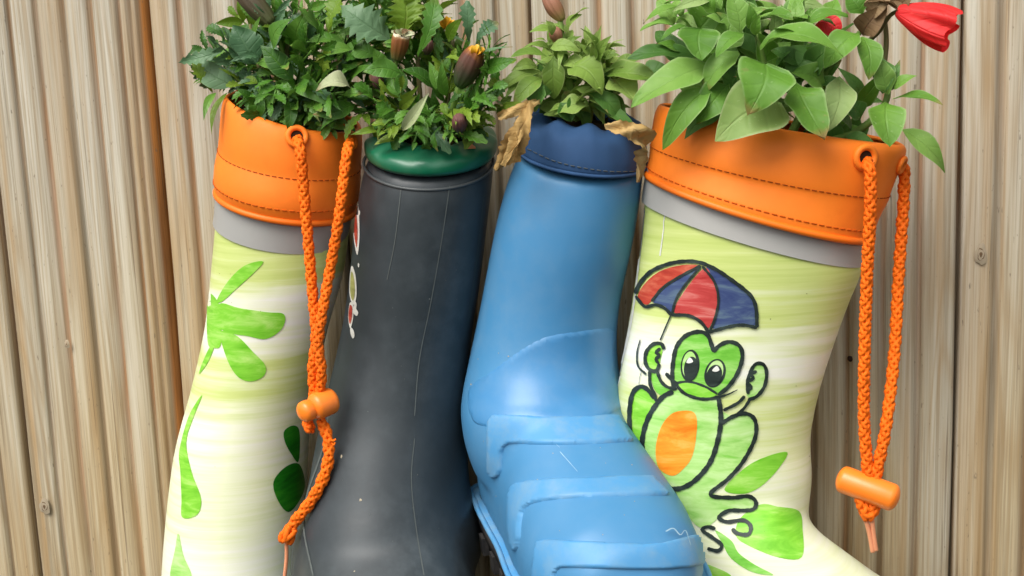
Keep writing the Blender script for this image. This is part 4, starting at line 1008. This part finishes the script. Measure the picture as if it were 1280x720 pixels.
for a in [((714, 30), (733, 6), 12, q2, 'lance'), ((710, 40), (722, 18), 13, q2, 'lance'), ((692, 36), (662, 39), 11, q2, 'lance'), ((690, 44), (684, 26), 9, q2, 'lance'), ((742, 78), (733, 36), 12, q2, 'lance'), ((745, 78), (749, 37), 11, q2, 'lance'), ((748, 78), (763, 45), 12, q2, 'lance'), ((750, 72), (772, 66), 12, q2, 'lance'), ((740, 74), (724, 52), 11, q2, 'lance'),
          ((688, 60), (724, 60), 15, q2, 'lance'), ((686, 72), (639, 69), 15, q2, 'ovate'), ((690, 66), (655, 56), 11, q2, 'lance'), ((692, 70), (693, 124), 24, q2, 'ovate'), ((708, 84), (753, 110), 38, q2, 'ovate'), ((676, 90), (622, 109), 17, q2, 'ovate'), ((678, 98), (641, 125), 22, q2, 'ovate'), ((672, 84), (640, 86), 14, q2, 'lance'), ((718, 112), (762, 130), 22, q2, 'ovate'),
          ((756, 92), (818, 92), 30, q2, 'ovate'), ((764, 98), (793, 124), 34, q2, 'ovate'), ((736, 132), (692, 140), 24, q2, 'ovate'), ((742, 130), (802, 158), 18, qd, 'lance'), ((735, 118), (780, 150), 22, qd, 'ovate'), ((680, 106), (668, 140), 20, qd, 'ovate'), ((700, 128), (716, 150), 18, qd, 'ovate'), ((650, 98), (632, 118), 12, q2, 'lance'), ((640, 120), (618, 140), 11, q2, 'lance'), ((706, 78), (734, 84), 20, q2, 'ovate'), ((766, 84), (800, 72), 16, q2, 'ovate')]:
    yb = rnd.uniform(-.105, -.115); leaf(p3, a[0], a[1], a[2], M[a[3]], a[4], yb, yb-rnd.uniform(.0, .02), rnd.uniform(.06, .2), rnd.uniform(.15, .4), rnd.uniform(.3, .6), rnd.uniform(-.3, .3))
def ribbon(parent, pts, ws, mat, name='withered_leaf', fold=.5, tw=None):
    c = catmull([at(*p) for p in pts], 6); fr = frames(c); N = len(c); vs, uvs = [], []; r = random.Random(len(pts)*7)
    W = np.interp(np.linspace(0, 1, N), np.linspace(0, 1, len(ws)), ws)*np.array([r.uniform(.82, 1.12) for _ in range(N)])
    for i, (p, (t, a, b_)) in enumerate(zip(c, fr)):
        ang = (tw or 0)*i/N
        for j in range(7):
            u = -1+j/3; s = b_*math.cos(ang)+a*math.sin(ang); n = a*math.cos(ang)-b_*math.sin(ang)
            vs.append(p+s*u*W[i]*.00054/2+n*(fold*W[i]*.00054*.35*math.cos(u*3.4+i*.55)+r.uniform(-.0007, .0007))); uvs.append(((u+1)/2, i/(N-1)))
    o = obj(name, vs, grid_faces(N, 7), mat, parent, True, uvs=uvs); return o
ribbon(p3, [(676, 124, -.115), (660, 132, -.138), (640, 140, -.148), (622, 146, -.15)], [8, 13, 14, 8], M['dry'], tw=1.0)
ribbon(p3, [(662, 128, -.138), (656, 150, -.15), (648, 168, -.152), (638, 190, -.15), (619, 213, -.145)], [10, 15, 26, 30, 6], M['dry'], fold=.7, tw=.6)
ribbon(p3, [(652, 160, -.152), (644, 178, -.156), (628, 206, -.152)], [5, 16, 7], M['dry'], fold=1.0, tw=-.8)
ribbon(p3, [(757, 157, -.135), (775, 160, -.146), (793, 164, -.146), (805, 176, -.140), (803, 198, -.135), (797, 228, -.132)], [8, 16, 24, 28, 22, 5], M['dry'], fold=.8, tw=.3)

# ---- petunia in the frog boot
p4 = thing('petunia_plant', 'large leafy bright green petunia with a red flower growing from the frog boot', 'plant', at(960, 170, -.085), GP)
for pts in ([(940, 175, -.085), (930, 120, -.09), (905, 50, -.10)], [(955, 175, -.085), (960, 110, -.10), (948, 40, -.115)], [(985, 175, -.085), (1020, 110, -.095), (1075, 40, -.10)], [(1020, 180, -.085), (1070, 165, -.10), (1108, 125, -.105), (1102, 70, -.10)]):
    stem(p4, pts, .0030, .0016)
q = 'leaf_pet'; qp = 'leaf_petpale'
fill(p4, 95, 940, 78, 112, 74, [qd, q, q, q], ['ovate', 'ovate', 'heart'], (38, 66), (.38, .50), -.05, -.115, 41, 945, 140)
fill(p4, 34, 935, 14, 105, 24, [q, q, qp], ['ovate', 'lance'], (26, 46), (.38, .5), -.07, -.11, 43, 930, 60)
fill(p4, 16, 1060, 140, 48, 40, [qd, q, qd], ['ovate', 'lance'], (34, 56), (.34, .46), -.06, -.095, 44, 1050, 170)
L4 = [((975, 128), (896, 172), 66, qp, 'heart', -.135, -.158, .35), ((957, 80), (938, 136), 62, q, 'heart', -.145, -.168, .4), ((994, 104), (1032, 169), 42, q, 'ovate', -.13, -.155, .4), ((1048, 96), (1038, 158), 32, qp, 'ovate', -.115, -.135, .3), ((890, 82), (790, 122), 42, q, 'ovate', -.12, -.15, .5),
      ((872, 72), (786, 66), 27, qd, 'ovate', -.11, -.125, .6), ((892, 108), (828, 178), 30, q, 'ovate', -.13, -.15, .4), ((910, 106), (871, 151), 36, q, 'ovate', -.125, -.142, .4), ((902, 142), (855, 170), 24, qd, 'lance', -.12, -.13, .5), ((876, 36), (878, 72), 44, q, 'heart', -.13, -.145, .5),
      ((930, 42), (895, 64), 22, q, 'ovate', -.135, -.15, .6), ((950, 60), (1044, 44), 38, q, 'ovate', -.13, -.15, .55), ((1060, 20), (1005, 28), 24, q, 'ovate', -.115, -.12, .6), ((1074, 42), (1032, 75), 32, q, 'ovate', -.12, -.135, .5), ((1077, 46), (1088, 96), 26, q, 'ovate', -.115, -.13, .4),
      ((1101, 72), (1106, 114), 24, qd, 'ovate', -.11, -.12, .4), ((1116, 124), (1178, 123), 18, q, 'ovate', -.115, -.125, .75), ((1108, 128), (1114, 180), 38, q, 'ovate', -.12, -.14, .4), ((1128, 162), (1189, 207), 24, q, 'lance', -.105, -.11, .4), ((1014, 58), (984, 96), 36, qd, 'ovate', -.11, -.12, .4),
      ((924, 66), (876, 103), 32, q, 'ovate', -.13, -.14, .6), ((925, 42), (913, -8), 26, q, 'ovate', -.125, -.125, .3), ((936, 36), (937, 4), 13, q, 'lance', -.135, -.14, .3), ((944, 44), (950, 18), 11, q, 'lance', -.138, -.145, .3), ((958, 20), (990, 16), 22, q, 'ovate', -.12, -.13, .7), ((862, 12), (806, 14), 17, q, 'ovate', -.10, -.115, .7),
      ((852, 40), (803, 30), 22, q, 'ovate', -.105, -.12, .7), ((862, 36), (826, 46), 17, q, 'lance', -.12, -.135, .7), ((870, 40), (898, 0), 44, q, 'ovate', -.10, -.10, .3), ((900, 62), (914, 20), 34, q, 'ovate', -.11, -.115, .3), ((1000, 84), (966, 60), 22, qd, 'ovate', -.115, -.12, .5), ((1030, 112), (1000, 86), 32, q, 'ovate', -.115, -.13, .4),
      ((1110, 118), (1100, 74), 24, q, 'ovate', -.115, -.12, .3), ((1118, 112), (1142, 92), 14, q, 'lance', -.115, -.12, .5), ((1112, 114), (1126, 78), 12, qd, 'lance', -.11, -.115, .3), ((1075, 150), (1060, 128), 22, qd, 'ovate', -.11, -.115, .3), ((1058, 170), (1100, 182), 18, qd, 'lance', -.105, -.11, .5), ((1078, 18), (1060, -8), 28, q, 'ovate', -.11, -.11, .4),
      ((968, 40), (1000, 36), 20, q, 'ovate', -.125, -.14, .7), ((905, 30), (880, 18), 18, q, 'lance', -.115, -.125, .6), ((850, 66), (822, 52), 18, q, 'lance', -.11, -.12, .6), ((1000, 64), (1044, 70), 24, qd, 'ovate', -.105, -.115, .6), ((800, 100), (838, 84), 26, qd, 'ovate', -.095, -.10, .5)]
for a in L4: leaf(p4, a[0], a[1], a[2], M[a[3]], a[4], a[5], a[6], rnd.uniform(.06, .16), rnd.uniform(.16, .34), a[7], rnd.uniform(-.25, .25))
# red flower, its back to the fence
def trumpet(parent, pb, pt, r0, r1, yb, yt, mat, seed):
    B, T = at(pb[0], pb[1], yb), at(pt[0], pt[1], yt); sc = (CAM-T).length/FPX; f_ = frames([B, T])[0]; rows, n = 20, 80; r = random.Random(seed)
    ph = [r.uniform(0, 6) for _ in range(5)]; vs, uvs = [], []
    for i in range(rows):
        t = i/(rows-1); R_ = (r0+(r1-r0)*math.sin(math.pi*.64*t)**.85)*sc
        for k in range(n):
            th = 2*math.pi*k/n; fold = .20*t*math.cos(5*th+ph[0]+.6*t)+.11*t*math.cos(8*th+ph[1]+2*t)+.03*t*t*math.cos(15*th+ph[2])
            ax = .05*t*t*math.cos(5*th+ph[3])
            vs.append(B+(T-B)*(t+ax)+(f_[1]*math.cos(th)*.8+f_[2]*math.sin(th))*R_*(1+fold)); uvs.append(((k % 16)/16, t))
    return obj('flower', vs, grid_faces(rows, n, True), mat, parent, True, uvs=uvs)
trumpet(p4, (1122, 13), (1190, 38), 7, 23, -.112, -.120, M['red'], 4)
for b_, t_, w_ in (((1078, 44), (1103, 8), 26), ((1118, 10), (1090, -4), 24), ((1122, 14), (1138, -6), 24), ((1100, 4), (1128, 12), 22), ((1088, 20), (1110, -6), 20)):
    leaf(p4, b_, t_, w_, M['brown'], 'ovate', -.105, -.115, .2, .6, .4, rnd.uniform(-.6, .6), name='withered_flower')
stem(p4, [(1075, 60, -.10), (1098, 40, -.104), (1112, 20, -.106), (1126, 12, -.11)], .0016, .0012, M['stembrown']); stem(p4, [(1104, 90, -.10), (1108, 50, -.10), (1104, 10, -.10)], .0018, .0014, M['stembrown'])
leaf(p4, (1022, 28), (1048, 40), 24, M['red'], 'petal', -.10, -.105, .1, .2, .3, name='petal')
